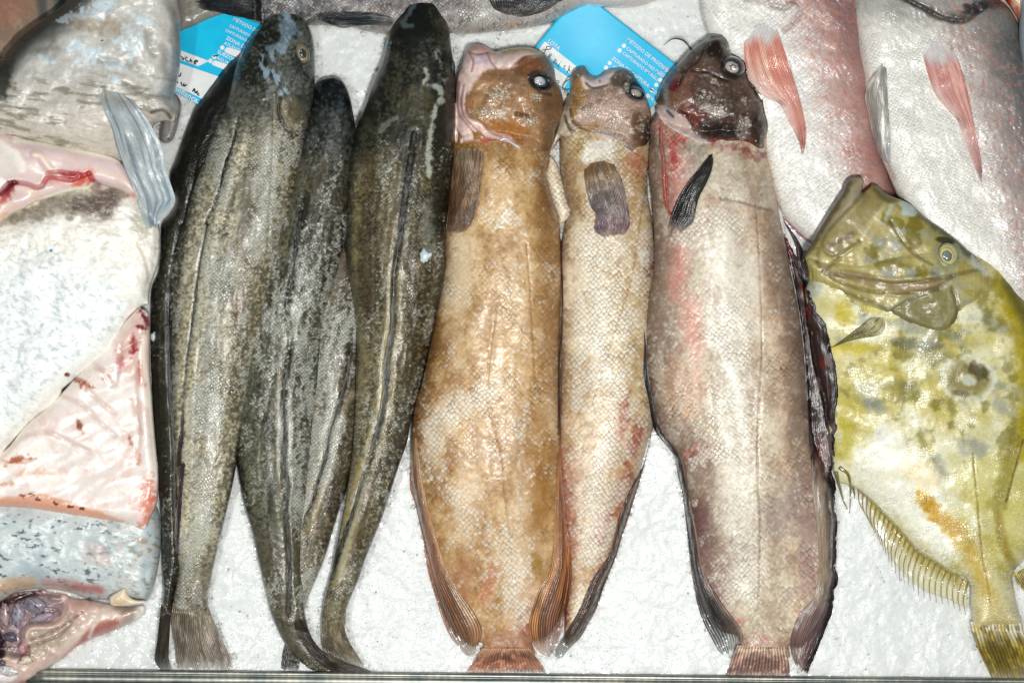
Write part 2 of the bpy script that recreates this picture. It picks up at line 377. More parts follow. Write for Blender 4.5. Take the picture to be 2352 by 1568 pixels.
# ------------------------------------------------------------------ crushed ice
def ice_mat():
    N = NT('crushed_ice'); ob = N.n('TexCoord').outputs['Object']
    v1 = N.n('TexVoronoi', i={'Vector': ob, 'Scale': 620, 'Randomness': 1}); v2 = N.n('TexVoronoi', i={'Vector': ob, 'Scale': 150, 'Randomness': 1})
    n1 = N.n('TexNoise', i={'Vector': ob, 'Scale': 120, 'Detail': 6, 'Roughness': .7}).outputs[0]
    n2 = N.n('TexNoise', i={'Vector': ob, 'Scale': 9, 'Detail': 4, 'Roughness': .6}).outputs[0]
    r = N.n('SeparateColor', i={0: v2.outputs['Color']}).outputs[0]
    t = N.math('ADD', N.math('MULTIPLY', r, .12), N.math('ADD', N.math('MULTIPLY', n1, .3), N.math('MULTIPLY', n2, .6)))
    col = N.mix(N.range(t, .3, .75), (.67, .70, .695, 1), (.755, .78, .77, 1))
    h = N.math('ADD', N.math('MULTIPLY', v1.outputs[0], .5), N.math('ADD', N.math('MULTIPLY', v2.outputs[0], .5), N.math('MULTIPLY', n1, .7)))
    bp = N.n('Bump', i={'Strength': .8, 'Distance': .0006, 'Height': h}).outputs[0]
    b = N.n('BsdfPrincipled', i={'Base Color': col, 'Roughness': .3, 'Normal': bp, 'Specular IOR Level': .3, 'Subsurface Weight': .8, 'Subsurface Radius': (.012, .014, .015), 'Subsurface Scale': 1., 'Coat Weight': .25, 'Coat Roughness': .1})
    N.t.links.new(b.outputs[0], N.n('OutputMaterial').inputs[0]); return N.m
M_ice = ice_mat()
M_clear = plain('clear_ice', (225, 235, 236), rough=.12, trans=.55, bump=.6, bsc=200, spec=.6)
def ice_height(X, Y):
    z = .0015*fbm(X/120, Y/120, 3, 3)+.0009*fbm(X/26, Y/26, 5, 4)+.0007*np.abs(fbm(X/8, Y/8, 9, 3))
    z = z+.006*sst(1380, 1560, Y)
    return z
def seed_hm():
    gx = HX0+HS*np.arange(HM.shape[1]); gy = HY0+HS*np.arange(HM.shape[0]); GX, GY = np.meshgrid(gx, gy)
    HM[:] = ice_height(GX.ravel(), GY.ravel()).reshape(GX.shape)
seed_hm()
def make_ice():
    gx = np.r_[np.arange(-250, 2620, 4.)]; gy = np.arange(-260, 1600, 4.)
    GX, GY = np.meshgrid(gx, gy); X = GX.ravel(); Y = GY.ravel(); Z = ice_height(X, Y)
    co = world(X, Y, Z); i = np.arange(len(X)).reshape(GX.shape); Qd = np.stack([i[1:, :-1], i[1:, 1:], i[:-1, 1:], i[:-1, :-1]], -1).reshape(-1, 4)
    # loose shards: small irregular crystals lying in the surface
    rg = np.random.default_rng(4); n = 9000; hx = rg.uniform(-100, 2450, n); hy = rg.uniform(-60, 1545, n)
    low = hm_at(hx, hy) < ice_height(hx, hy)+.004; near = np.zeros(n, bool)
    for dx, dy in ((12, 0), (-12, 0), (0, 12), (0, -12), (8, 8), (-8, -8)): near |= hm_at(hx+dx, hy+dy) > .010
    hx2 = rg.uniform(-60, 2420, 60000); hy2 = rg.uniform(40, 1540, 60000); l2 = hm_at(hx2, hy2) < ice_height(hx2, hy2)+.004; n2 = np.zeros(60000, bool)
    for dx, dy in ((9, 0), (-9, 0), (0, 9), (0, -9)): n2 |= hm_at(hx2+dx, hy2+dy) > .010
    hx = np.r_[hx[low], hx2[l2 & n2]]; hy = np.r_[hy[low], hy2[l2 & n2]]; big = np.r_[np.ones(low.sum()), 1.9*np.ones((l2 & n2).sum())]; n = len(hx); hz = ice_height(hx, hy)+np.where(big > 1, .0015, 0)
    base = np.array([(1, 0, 0), (-1, 0, 0), (0, 1, 0), (0, -1, 0), (0, 0, 1), (0, 0, -1)], float)
    tri = np.array([(0, 2, 4), (2, 1, 4), (1, 3, 4), (3, 0, 4), (2, 0, 5), (1, 2, 5), (3, 1, 5), (0, 3, 5)])
    size = rg.uniform(.7, 2.0, n)*S*(1+1.6*(rg.random(n) > .95))*big; V = base[None]*rg.uniform(.5, 1.3, (n, 6, 1)); 
    q = rg.normal(size=(n, 3, 3)); q, _ = np.linalg.qr(q); V = np.einsum('nij,nkj->nki', q, V)*size[:, None, None]*np.array([1, 1, .7])
    V += world(hx, hy, hz+.0003)[:, None]
    T = (tri[None]+len(co)+6*np.arange(n)[:, None, None]).reshape(-1, 3)
    me = bpy.data.meshes.new('ice_bed'); allv = np.vstack([co, V.reshape(-1, 3)])
    lp = np.concatenate([Qd.ravel(), T.ravel()]); st = np.concatenate([np.arange(0, Qd.size, 4), Qd.size+np.arange(0, T.size, 3)])
    me.vertices.add(len(allv)); me.loops.add(len(lp)); me.polygons.add(len(st))
    me.vertices.foreach_set('co', allv.astype(np.float32).ravel()); me.loops.foreach_set('vertex_index', lp.astype(np.int32)); me.polygons.foreach_set('loop_start', st.astype(np.int32))
    sm = np.ones(len(st), bool); sm[len(Qd):] = False; me.polygons.foreach_set('use_smooth', sm); me.update(calc_edges=True); me.materials.append(M_ice); me.validate()
    o = bpy.data.objects.new('crushed_ice', me); C.objects.link(o); tag(o, 'bed of white crushed ice under all the fish', 'ice', kind='stuff')
def steel_mat():
    N = NT('brushed_steel'); ob = N.n('TexCoord').outputs['Object']
    st = N.n('TexNoise', i={'Vector': N.vm('MULTIPLY', ob, (3, 700, 50)), 'Scale': 1, 'Detail': 3}).outputs[0]
    bl = N.n('TexNoise', i={'Vector': ob, 'Scale': 14, 'Detail': 5, 'Roughness': .7}).outputs[0]
    tk = N.n('TexWave', wave_type='BANDS', bands_direction='X', i={'Vector': ob, 'Scale': 36, 'Distortion': .3, 'Detail': 1}).outputs[0]
    col = N.mix(N.range(bl, .35, .7), (.18, .21, .2, 1), (.46, .44, .38, 1)); col = N.mix(N.math('MULTIPLY', tk, .25), col, (.12, .14, .13, 1))
    b = N.n('BsdfPrincipled', i={'Base Color': col, 'Metallic': .8, 'Roughness': N.math('ADD', .28, N.math('MULTIPLY', bl, .25)), 'Normal': N.n('Bump', i={'Strength': .4, 'Distance': .0004, 'Height': st}).outputs[0]})
    N.t.links.new(b.outputs[0], N.n('OutputMaterial').inputs[0]); return N.m
def make_rim():
    # steel lip of the counter: rounded top edge, vertical faces, flat shelf behind
    M = steel_mat(); r = empty('counter_rim', 1176, 1560)
    prof = [(0, -.03), (0, .016), (1.5, .0185), (4, .0195), (9, .0200), (10, .0190), (12, .0190), (13, .0202), (26, .0205), (29, .0195), (31, .017), (31, -.03)]
    def bar(pr, name, xa, xb, mat, n=60):
        V = []; F = []; xs = np.linspace(xa, xb, n)
        for x in xs:
            y0 = 1536+(x-125)*(22/2227)
            for (dy, z) in pr: V.append(world(np.array(x), np.array(y0+dy), z))
        m = len(pr)
        for i in range(n-1):
            for j in range(m-1): F.append((i*m+j, (i+1)*m+j, (i+1)*m+j+1, i*m+j+1))
        F.append(tuple(range(m))); F.append(tuple((n-1)*m+j for j in range(m))[::-1])
        return raw(name, V, F, mat, r)
    bar(prof, 'top_bar', 60, 2650, M)
    bar([(32, -.03), (32, .008), (120, .006), (120, -.03)], 'front_plate', -260, 2650, plain('dark_steel', (60, 72, 70), .35, metal=.7))
    tag(r, 'grey steel edge rail of the fish counter along the bottom', 'metal rail')
# ------------------------------------------------------------------ printed price tags under the fish
def tag_plane(name, label, corners, z, panels, dots, texts, pens, bluemat, smear=()):
    """corners TL TR BR BL in plan units; flat plastic card 1 mm thick"""
    cx = sum(c[0] for c in corners)/4; cy = sum(c[1] for c in corners)/4; r = empty(name, cx, cy, z)
    s = Patch([corners[0], corners[3]], [corners[1], corners[2]], nu=70, nv=60, drape=False, z=z).base((34, 190, 232)); s.sm = 0
    s.Z += .0012*np.sin(s.u*3)*np.sin(s.v*3)
    s.U, s.V = s.X.copy(), s.Y.copy(); s.paint(sst(.1, .6, s.N(40, 7)), (70, 202, 236), .5)
    s.build('card', bluemat, r, depth=.0012, hm=False)
    zz = z+.0020
    def poly(name, groups, mat, dz):
        V = []; F = []
        for g in groups:
            k = len(V); V += [world(np.array(x), np.array(y), zz+dz) for x, y in g]; F.append(tuple(range(k, k+len(g)))[::-1])
        return raw(name, V, F, mat, r, smooth=False)
    M_w = plain('panel_white', (232, 236, 236), rough=.35, coat=.4, mott=.06, bsc=60)
    for g in panels: poly('writing_panel', [curve(g, True, 3) if len(g) > 6 else g], M_w, .0001)
    for x, y, rr in dots: poly('tick_circle', [ellipse(x, y, rr, rr*1.05)], M_w, .0002)
    # printing: text curves turned into one mesh
    V = []; F = []
    for txt, x, y, ang, size, bold in texts:
        cu = bpy.data.curves.new('print', 'FONT'); cu.body = txt; cu.size = 1; cu.resolution_u = 2; cu.offset = .012*bold
        to = bpy.data.objects.new('print', cu); C.objects.link(to); dg = bpy.context.evaluated_depsgraph_get(); me = bpy.data.meshes.new_from_object(to.evaluated_get(dg))
        a = math.radians(ang); k = len(V)
        for v in me.vertices:
            px = x+size*(v.co.x*math.cos(a)+v.co.y*math.sin(a)); py = y+size*(v.co.x*math.sin(a)-v.co.y*math.cos(a)); V.append(world(np.array(px), np.array(py), zz+.0003))
        for p in me.polygons: F.append(tuple(k+i for i in p.vertices))
        bpy.data.objects.remove(to); bpy.data.curves.remove(cu); bpy.data.meshes.remove(me)
    if V: raw('printed_lettering', V, F, plain('print_white', (222, 234, 240), rough=.4), r, smooth=False)
    V = []; F = []
    for pts, w_ in pens:
        P = resample(curve(pts, step=1.2), max(6, len(curve(pts, step=1.2)))); T = np.gradient(P, axis=0); T /= np.hypot(*T.T)[:, None]+1e-9; Nn = np.stack([T[:, 1], -T[:, 0]], -1)
        k = len(V); W = w_*(1+.2*np.sin(np.arange(len(P))*.7)); L = P-Nn*W[:, None]; R_ = P+Nn*W[:, None]
        for a, b in zip(L, R_): V += [world(np.array(a[0]), np.array(a[1]), zz+.0006), world(np.array(b[0]), np.array(b[1]), zz+.0006)]
        for i in range(len(P)-1): F.append((k+2*i, k+2*i+1, k+2*i+3, k+2*i+2))
    if V: raw('handwriting', V, F, plain('marker_black', (14, 20, 24), rough=.5), r, smooth=False)
    return tag(r, label, 'price tag', 'blue fish counter tags')
def blue_mat():
    N = NT('blue_plastic'); ob = N.n('TexCoord').outputs['Object']
    n1 = N.n('TexNoise', i={'Vector': ob, 'Scale': 45, 'Detail': 6, 'Roughness': .7}).outputs[0]
    pg = N.n('Attribute', attribute_name='pig').outputs['Color']
    col = N.mix(N.math('MULTIPLY', N.range(n1, .66, .78), .35), pg, (.55, .7, .75, 1))
    b = N.n('BsdfPrincipled', i={'Base Color': col, 'Roughness': .3, 'Coat Weight': .5, 'Coat Roughness': .15, 'Normal': N.n('Bump', i={'Strength': .5, 'Distance': .0005, 'Height': n1}).outputs[0]})
    N.t.links.new(b.outputs[0], N.n('OutputMaterial').inputs[0]); return N.m
def tags():
    B = blue_mat()
    # right tag
    tR = lambda *v: Q('tR', *v)
    T = lambda t, x, y, s, b=1., a=38.: (t, *tR(x, y)[0], a, s, b)
    texts = [T('LOTA', 322, 535, 12.6, 1.6), T('MÉTODO DE PRODUÇÃO', 1466, 512, 11.6, 1.4), T('CAPTURADO NO MAR', 1458, 640, 10.2, 1.4), T('CAPTURADO EM ÁGUA DOCE', 1402, 706, 10.2, 1.2),
             T('ZONA DE CAPTURA', 1250, 785, 11.6, 1.4), T('ATLÂNTICO', 1262, 900, 10), T('OUTRA', 1200, 966, 10), T('SUBZONA', 1075, 1010, 11), T('ARTE DE PESCA', 1990, 910, 11.6, 1.4), T('REDES', 1935, 990, 10, 1.3), T('LINHAS', 1990, 1110, 10), T('DE CERCO', 1925, 1190, 10), T('DE ARRASTO', 1850, 1268, 10), T('DE COVO', 1785, 1345, 10)]
    dots = [(*tR(x, y)[0], 4.7) for x, y in ((1432, 592), (1370, 660), (1226, 842), (1172, 908), (1958, 1085), (1900, 1158), (1838, 1236), (1776, 1315), (1010, 1100))]
    pan = [tR(290, 530, 200, 640, 690, 1030, 745, 890), tR(150, 720, 80, 830, 560, 1210, 640, 1060)]
    pens = [(tR(320,600,300,650,280,700), .9), (tR(250,655,310,650,370,640,385,620,360,605,315,600), .9), (tR(345,750,370,740,385,725,370,712,350,725,345,755,375,765), .8), (tR(415,850,430,800,445,790,450,850,465,860), .8), (tR(480,900,500,850), .8), (tR(515,830,523,824), .9),
            (tR(590,890,570,885,562,920,585,930), .8), (tR(610,985,650,880), .8), (tR(625,950,645,935,650,985), .8), (tR(430,1120,480,1095,495,1110,480,1135,455,1138), .9), (tR(430,1060,425,1100,445,1130), .9), (tR(1812,1218,1868,1252), 1.5), (tR(1935,1200,1925,1195), .5)]
    cr = [(1333, -22), (1566, 158), (1440, 319), (1205, 137)]
    tag_plane('blue_tag', 'blue and white LOTA tag lying under the heads of the three cusks', cr, .008, pan, dots, texts, pens, B)
    tL = lambda *v: Q('tL', *v)
    T = lambda t, x, y, s, b=1., a=27.: (t, *tL(x, y)[0], a, s, b)
    texts = [T('MÉTODO DE PRODUÇÃO', 960, 235, 11, 1.2), T('CAPTURADO NO MAR', 900, 330, 9), T('CAPTURADO EM ÁGUA DOCE', 840, 400, 9), T('ZONA DE CAPTURA', 850, 525, 12, 1.2), T('ATLÂNTICO', 820, 600, 10), T('SUBZONA DE CAPTURA', 715, 735, 12, 1.2), T('ÁGUAS INTERNAS', 705, 825, 11), T('confiança.', -10, 1270, 19, 1.6, 29.)]
    dots = [(*tL(x, y)[0], 5) for x, y in ((800, 655), (618, 858), (676, 798))]
    pan = [tL(835, 690, 880, 650, 1300, 800, 1300, 910, 1250, 900, 850, 730, 830, 705), tL(640, 895, 690, 850, 1100, 1010, 1100, 1090, 1020, 1060, 660, 925, 638, 905), tL(-100, 600, -120, 740, 430, 940, 600, 860), tL(-150, 790, -200, 1120, 420, 1400, 600, 1500, 900, 1150)]
    pens = [(tL(145,830,160,790,185,795,185,840), 1.3), (tL(205,850,215,805), 1.3), (tL(228,790,236,786), 1.2), (tL(265,800,240,820,250,860,285,865), 1.3), (tL(300,880,320,820), 1.2), (tL(300,870,330,850,335,890), 1.2), (tL(365,880,425,870,405,850,375,865,370,900,400,905), 1.4), (tL(120,1080,150,1090,170,1040), 1.7), (tL(90,1190,110,1170,120,1200), 1.4), (tL(170,1180,180,1230,205,1240,215,1200,220,1245,260,1215), 1.4), (tL(345,1330,375,1280,385,1350,420,1320,405,1360), 1.5), (tL(445,1350,420,1375,450,1390), 1.4), (tL(655,786,735,778), 1.4)]
    cr = [tL(160, -150)[0], tL(1750, 420)[0], tL(1150, 1900)[0], tL(-260, 1160)[0]]
    tag_plane('blue_tag', 'blue and white tag between the grey fish piece and the hakes, half covered', cr, .008, pan, dots, texts, pens, B)
# ------------------------------------------------------------------ hakes
M_hake = skin('hake_skin', su=6.5, sv=6.5, rnd=.6, var=.45, edge=.35, tip=.45, bump=.55, flake=(196, 198, 186), fmix=.8, rough=.40, coat=.45, wr=.35, spk=.6)  # pale scale tips, flake colour raised to paint in scale highlights
M_fin = skin('wet_fin', su=6, sv=40, rnd=.9, var=.1, edge=.1, tip=0, bump=.25, rough=.4, coat=.4, crough=.14, wr=.4, spk=.5, diamond=False, thin=True)
M_head = skin('wet_head', su=8, sv=8, rnd=1, var=.25, edge=.2, tip=.1, bump=.5, flake=(190, 205, 215), rough=.3, coat=.8, crough=.08, wr=.5, spk=.7)
M_eye = plain('glassy_eye', (60, 70, 75), rough=.08, coat=1)
def eye_mat():
    N = NT('eye_gloss'); b = N.n('BsdfPrincipled', i={'Base Color': N.n('Attribute', attribute_name='pig').outputs['Color'], 'Roughness': .15, 'Coat Weight': 1., 'Coat Roughness': .04, 'Specular IOR Level': .6})
    N.t.links.new(b.outputs[0], N.n('OutputMaterial').inputs[0]); return N.m
M_eyep = eye_mat()
def ellipse(cx, cy, rx, ry, ang=0, n=20, nz=0, seed=1):
    a = math.radians(ang); t = np.linspace(0, 2*np.pi, n, endpoint=False); k = 1+nz*np.array([_T[seed % 16][int(7*i) % 256, seed] for i in range(n)])
    x = np.cos(t)*rx*k; y = np.sin(t)*ry*k
    return list(zip(cx+x*math.cos(a)-y*math.sin(a), cy+x*math.sin(a)+y*math.cos(a)))
def eye(root, cx, cy, rx, ry, ang, rings, h=.004, socket=None, off=-.001, hi=None):
    """rings: list of (relative radius, colour, dx, dy) painted outside in"""
    b = Blob(ellipse(cx, cy, rx, ry, ang), h=h, zb=0, R=min(rx, ry)*.95, res=max(.8, min(rx, ry)/22), blur=1)
    b.Z = b.Z+hm_at(b.X, b.Y).mean()*.6+hm_at(b.X, b.Y)*.4+off; b.base(rings[0][1])
    for r, c, dx, dy in rings[1:]: b.paint(b.spot(cx+dx, cy+dy, rx*r, ry*r, ang, soft=.12, nz=.05, ns=6), c)
    b.mul(b.N(3, 4)*.5, 1.15)
    return b.build('eye', M_eyep, root, depth=.006)
def strip(root, name, segs, mat, col, off=.0004, h=.35, n=10, seed=1, edgec=None):
    """thin folded fin lying along a ridge: polyline with width, tapered both ends"""
    P = curve(segs[0], step=8); W = segs[1]; m = len(P)
    T = np.gradient(P, axis=0); T /= np.hypot(*T.T)[:, None]; Nn = np.stack([T[:, 1], -T[:, 0]], -1)
    w = np.interp(np.linspace(0, 1, m), np.linspace(0, 1, len(W)), W); w = .62*w*(1+.5*fbm(np.linspace(0, 12, m), np.zeros(m), seed, 3))
    s = Patch(list(map(tuple, P-Nn*w[:, None])), list(map(tuple, P+Nn*w[:, None])), nu=n, nv=max(20, int(m*8/2.5)), off=off, arch=h)
    s.base(col, wr=1.); s.paint(sst(.0, .8, fbm(s.u*3, s.v*18, seed+1)), (12, 16, 16), .8)
    if edgec is not None: s.paint(1-sst(.05, .3, s.u), edgec, .8)
    s.Z += .0006*np.sin(s.u*22+3*fbm(s.u*0, s.v*10, seed))+.0005*fbm(s.u*2, s.v*30, seed+3); return s.build(name, mat, root, depth=.003, hm=True)
def hake_body(root, outline, spine, dorsal, zb, h, seed, tone, res=2.3, head=None, yellow=0., flk=.5, p=2.1):
    b = Blob(outline, h=h, zb=zb, spine=spine, res=res, p=p).base(tone, sc=.9, fl=flk*.4); b.sc = np.clip(.55+.8*b.NU(24, 60, seed+21), .1, 1)
    t = np.array(tone, float)
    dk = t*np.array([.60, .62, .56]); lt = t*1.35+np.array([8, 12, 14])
    n1 = b.NU(35, 120, seed); n2 = b.NU(14, 40, seed+1); n3 = b.N(60, seed+2)
    b.paint(sst(-.15, .6, b.NU(22, 90, seed+31)), dk, .65); b.paint(sst(0, .7, n1), lt, .45); b.paint(sst(.1, .6, n2), (125, 100, 66), .28)
    ds, dsd, _, _, _ = nearest(b.X, b.Y, curve(dorsal, step=8))
    if yellow:
        m = (1-sst(10, 34, ds+6*n2))*sst(5, 12, ds); b.paint(m*sst(.25, .6, b.t), (190, 175, 118), yellow); b.sc *= 1-m*.6
        m = (1-sst(12, 20, ds+5*n1)); b.paint(m*(1-sst(.25, .45, b.t)), dk*.8, .6)
    b.paint((1-sst(0, 6, ds)), (20, 21, 17), .9)
    b.lift((1-sst(0, 9, ds)), -2.2); b.lift(np.exp(-((ds-18)/9)**2), 1.0)
    # flank silvery one side, dark the other; contact shade painted along both silhouettes, fine lateral line
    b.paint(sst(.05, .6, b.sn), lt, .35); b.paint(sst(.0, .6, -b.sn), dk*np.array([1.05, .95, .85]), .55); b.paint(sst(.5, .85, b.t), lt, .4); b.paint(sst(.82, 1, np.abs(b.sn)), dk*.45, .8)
    ll = np.exp(-((b.sn-.45)/.02)**2); b.paint(ll, (185, 180, 150), .35); b.lift(ll, -.35)
    b.fl = np.clip(flk*(.55+.9*b.NU(36, 110, seed+4)+.2*n2), 0, 1)*sst(0.02, .25, b.t)
    b.grain(sst(.0, .3, np.abs(b.sn)), 5, seed+9, t*1.5+8, t*.5, .45); b.lift(b.NU(16, 50, seed+7, 2), .7); b.lift(b.N(7, seed+8), .25)
    return b
def tailfin(root, left, right, col, n=26, jag=.06, off=.0015, seed=1, dark=.3, arch=2., nv=60, drape='line', z=None, name='tail_fin', tipc=None, rootc=None, mat=None, mm=.22, depth=.002, nu=None, nj=14, side=None):
    if name != 'tail_fin' and drape == 'line': drape = True
    s = Patch(left, right, nu=nu or max(24, n*5), nv=nv, off=off, jag=jag, arch=arch, drape=drape, z=z, seed=seed, nj=nj).base(col, wr=.6)
    s.paint(sst(-.2, .7, fbm(s.u*2.5, s.v*2.5, seed+5)), np.array(col)*.65, .6)
    if tipc is not None: s.paint(sst(.55, 1, s.v+.12*fbm(s.u*8, s.v*3, seed)), tipc, .9)
    if rootc is not None: s.paint(1-sst(.02, .5, s.v+.12*fbm(s.u*8, s.v*3, seed)), rootc, .95)
    if side is not None: s.paint(1-sst(.0, .5, np.abs(s.u-side[0])+.18*fbm(s.u*3, s.v*14, seed+3)), side[1], .9)
    s.al = 1-.55*sst(.6, 1, s.v+.1*fbm(s.u*5, s.v*3, seed))*sst(-.4, .6, -np.sin(2*np.pi*n*s.u))-.3*sst(.85, 1, s.v)
    s.paint(sst(.1, .6, fbm(s.u*n*.5, s.v*6, seed+8, 3)), np.array(col)*1.35+12, .45); s.paint(sst(.1, .6, fbm(s.u*n*.7, s.v*5, seed+9, 3)), np.array(col)*.66, .45)
    s.ray(n, mm=mm, dark=dark*.8, seed=seed); s.lift(fbm(s.u*2, s.v*3, seed+1), 1.0)
    return s.build(name, mat or M_fin, root, depth=depth)
GH = 'hakes laid head up across the ice'
def hakes():
    # ---- A: dark one half hidden at the left
    r = empty('hake', 440, 700, .02)
    A = Q('z1',1580,270,1500,330,1420,400,1340,500,1230,650,1180,760,1140,870,1095,1000,1060,1090,1070,1180,1100,1260,1060,1340,1010,1400,1005,1568)+Q('a1',1000,200,985,300,945,400,940,600,945,900,960,1200,985,1500)+Q('b1',980,100,995,400,1010,600,1010,800,1020,1000,1005,1120,1040,1150,1075,1130,1095,1000,1130,860)+[(430,1200),(450,1000),(470,700),(520,450),(590,300),(650,160),(640,110)]
    sp = [(610,120),(520,260),(440,460),(400,640),(385,800),(385,1000),(388,1200),(388,1400)]
    dl = Q('z1',1230,1060,1150,1400)+Q('a1',1130,0,1080,250,1060,450,1055,600,1060,900,1080,1200,1095,1500)+[(400,1100),(404,1250)]
    b = hake_body(r, A, sp, dl, .0, lambda t: .030+0*t, 11, (50, 48, 38), yellow=0, flk=.35)
    b.paint(1-sst(240, 520, b.Y), (22, 21, 13), .93); b.fl *= sst(300, 600, b.Y)*.7; b.grain(1-sst(300, 400, b.Y), 7, 5, (44, 44, 34), (14, 14, 8), .5); b.sc *= sst(180, 380, b.Y)
    b.paint(sst(820, 900, b.Y)*(1-sst(1250, 1400, b.Y)), (62, 56, 42), .5)
    b.build('body', M_hake, r)
    strip(r, 'dorsal_fin', (dl[2:], [2, 5, 4, 5, 4, 3]), M_fin, (48, 48, 38), seed=2)
    tailfin(r, Q('b1',1010,1080,985,1300,970,1420,1000,1475,1040,1500), Q('b1',1075,1080,1065,1250,1058,1400,1075,1460,1092,1495), (70, 62, 50), n=12, seed=4, off=.003, nv=70)
    tag(r, 'darkest hake half hidden at far left under the big hake with the visible round eye', 'fish', GH)
    # ---- C: middle one with the hidden flank, tail bent to the right
    # ---- E: beneath C and D
    r = empty('hake', 745, 1000, .01)
    E = [(800,560),(830,700),(828,900),(822,1040)]+Q('b2',590,400,555,500,510,650,470,780,420,900,370,1020,345,1100)+[(690,1450),(655,1440),(650,1390),(655,1300),(670,1180),(690,1000),(705,800),(740,600)]
    dl = Q('mid',560,20,545,60,540,180,510,380,465,560,400,760,355,900,330,1060,270,1260,190,1520)+[(700,1185),(694,1215)]
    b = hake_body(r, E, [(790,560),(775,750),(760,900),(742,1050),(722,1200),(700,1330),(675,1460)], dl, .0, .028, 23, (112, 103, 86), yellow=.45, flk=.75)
    b.paint(b.stroke(Q('mid',545,560,505,640,440,800,400,1000,330,1250,260,1480), 7, 5), (165, 150, 128), .6)
    b.build('body', M_hake, r)
    strip(r, 'dorsal_fin', (dl, [2, 5, 6, 6, 4, 2]), M_fin, (62, 62, 56), seed=12, edgec=(150, 140, 120))
    tailfin(r, Q('b2',225,1290,200,1400,195,1490), Q('b2',300,1330,312,1420,305,1490), (66, 60, 50), n=10, seed=14)
    tag(r, 'hake wedged deepest between the two longer hakes, only its lower half showing', 'fish', GH)
    r = empty('hake', 690, 900, .02)
    Cc = Q('z2',520,483,560,495,590,520,625,600,645,700,660,800)+[(812,400),(800,520),(775,620)]+Q('mid',290,0,270,300,245,600,210,900,180,1200,155,1500)+Q('b2',330,550,325,700,320,880,335,1000,348,1150,380,1260,430,1350,520,1440,500,1480,430,1490,370,1475)+Q('b1',1850,1400,1780,1310,1740,1230,1700,1130,1660,970,1620,800,1580,620,1530,450,1500,300,1480,100)+[(540,900),(560,750),(590,620),(650,450),(690,320),(712,260)]+Q('z2',400,620,410,550,450,500)
    sp = [(765,185),(750,350),(705,520),(668,720),(650,900),(640,1060),(635,1180),(650,1330),(680,1440),(745,1525)]
    dl = Q('z2',335,1240,315,1350,290,1568)+Q('a1',1850,200,1830,350,1800,500,1820,700,1800,900,1780,1100,1790,1300)+Q('b2',215,200,240,330,230,500,240,700,250,900,240,1100,235,1135)
    b = hake_body(r, Cc, sp, dl, lambda X, Y: .013+.006*(1-sst(500, 1100, Y)), .032, 31, (84, 82, 66), yellow=.3, flk=.6)
    b.paint(1-sst(300, 400, b.Y), (52, 56, 54), .8); b.paint(1-sst(235, 262, b.Y+6*b.N(20, 3)), (14, 22, 24), .9); b.sc *= sst(330, 420, b.Y)
    b.wr[:] = .4; b.grain(1-sst(330, 430, b.Y), 6, 159, (92, 98, 98), (16, 22, 22), .6); b.paint((1-sst(240, 420, b.Y))*sst(.1, .5, b.N(18, 6, 90, 2)), (88, 100, 108), .5)
    b.paint(sst(1180, 1280, b.Y), (104, 96, 78), .5)
    b.build('body', M_hake, r)
    strip(r, 'dorsal_fin', (dl[:3]+dl[3:6], [2, 7, 6, 3, 2]), M_fin, (38, 40, 38), seed=22)
    strip(r, 'dorsal_fin', (dl[6:], [2, 4, 6, 9, 8, 8, 7, 3]), M_fin, (70, 72, 66), seed=23)
    tailfin(r, Q('b2',270,1150,290,1250,350,1350,430,1440,520,1498,600,1545,640,1575), Q('b2',340,1180,400,1300,470,1380,560,1425,700,1470,790,1510,835,1572), (74, 66, 54), n=14, seed=24, off=.006, arch=4, nv=120)
    tag(r, 'middle hake with small dark rounded head and tail bent right over the steel rail', 'fish', GH)
    # ---- B: big one with eye
    r = empty('hake', 560, 700, .03)
    B = Q('z1',1800,40,1860,65,1900,110,1950,200,1970,300,1975,450,1970,600,1945,720,1920,850,1905,950,1880,1080,1850,1250,1810,1440)+Q('a1',1805,0,1750,250,1680,560,1610,830,1560,1080,1510,1300,1480,1500)+Q('b1',1490,150,1460,320,1420,500,1370,700,1330,880,1305,1030,1300,1130,1230,1200,1120,1190,1078,1120,1085,1030,1110,920,1120,830,1100,750,1090,650,1105,500,1100,300,1090,100)+Q('a1',1090,1400,1070,1000,1070,700,1080,450,1100,300,1120,150,1150,0)+Q('z1',1200,1200,1280,1000,1330,850,1370,740,1420,620,1460,480,1500,360,1570,240,1650,150,1710,80,1755,48)
    sp = [(660,20),(640,150),(600,300),(560,500),(525,700),(497,900),(480,1050),(458,1200),(440,1300),(438,1400)]
    dl = Q('z1',1490,770,1470,870,1440,960,1410,1050,1380,1180,1340,1290,1290,1400)+Q('a1',1300,0,1260,200,1230,400,1200,650,1170,850,1150,1080,1140,1300,1120,1500)+Q('b1',1140,200,1130,400,1110,600,1110,760)
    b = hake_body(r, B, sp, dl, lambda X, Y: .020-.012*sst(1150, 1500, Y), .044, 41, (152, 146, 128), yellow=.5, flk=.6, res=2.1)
    hd = 1-sst(200, 330, b.Y+.25*(b.X-600)); b.paint(hd, (74, 78, 70), .75); b.sc *= 1-hd*.95; b.fl *= 1-hd
    b.paint(b.area(Q('z1',1690,140,1800,40,1880,100,1900,190,1800,240,1680,400,1620,520,1560,560,1480,480,1560,260), 8), (28, 31, 26), .8)
    b.paint(b.area(Q('z1',1850,230,1960,260,1972,450,1960,600,1930,700,1870,640,1810,480), 10, nz=3), (86, 94, 92), .8)
    b.grain(hd, 5, 57, (128, 132, 124), (40, 42, 34), .6); b.grain(hd, 14, 58, (104, 108, 102), (44, 46, 38), .5, 70, 1.6)
    slime = sst(-.02, .28, b.N(9, 51, 65, 2.2)); 
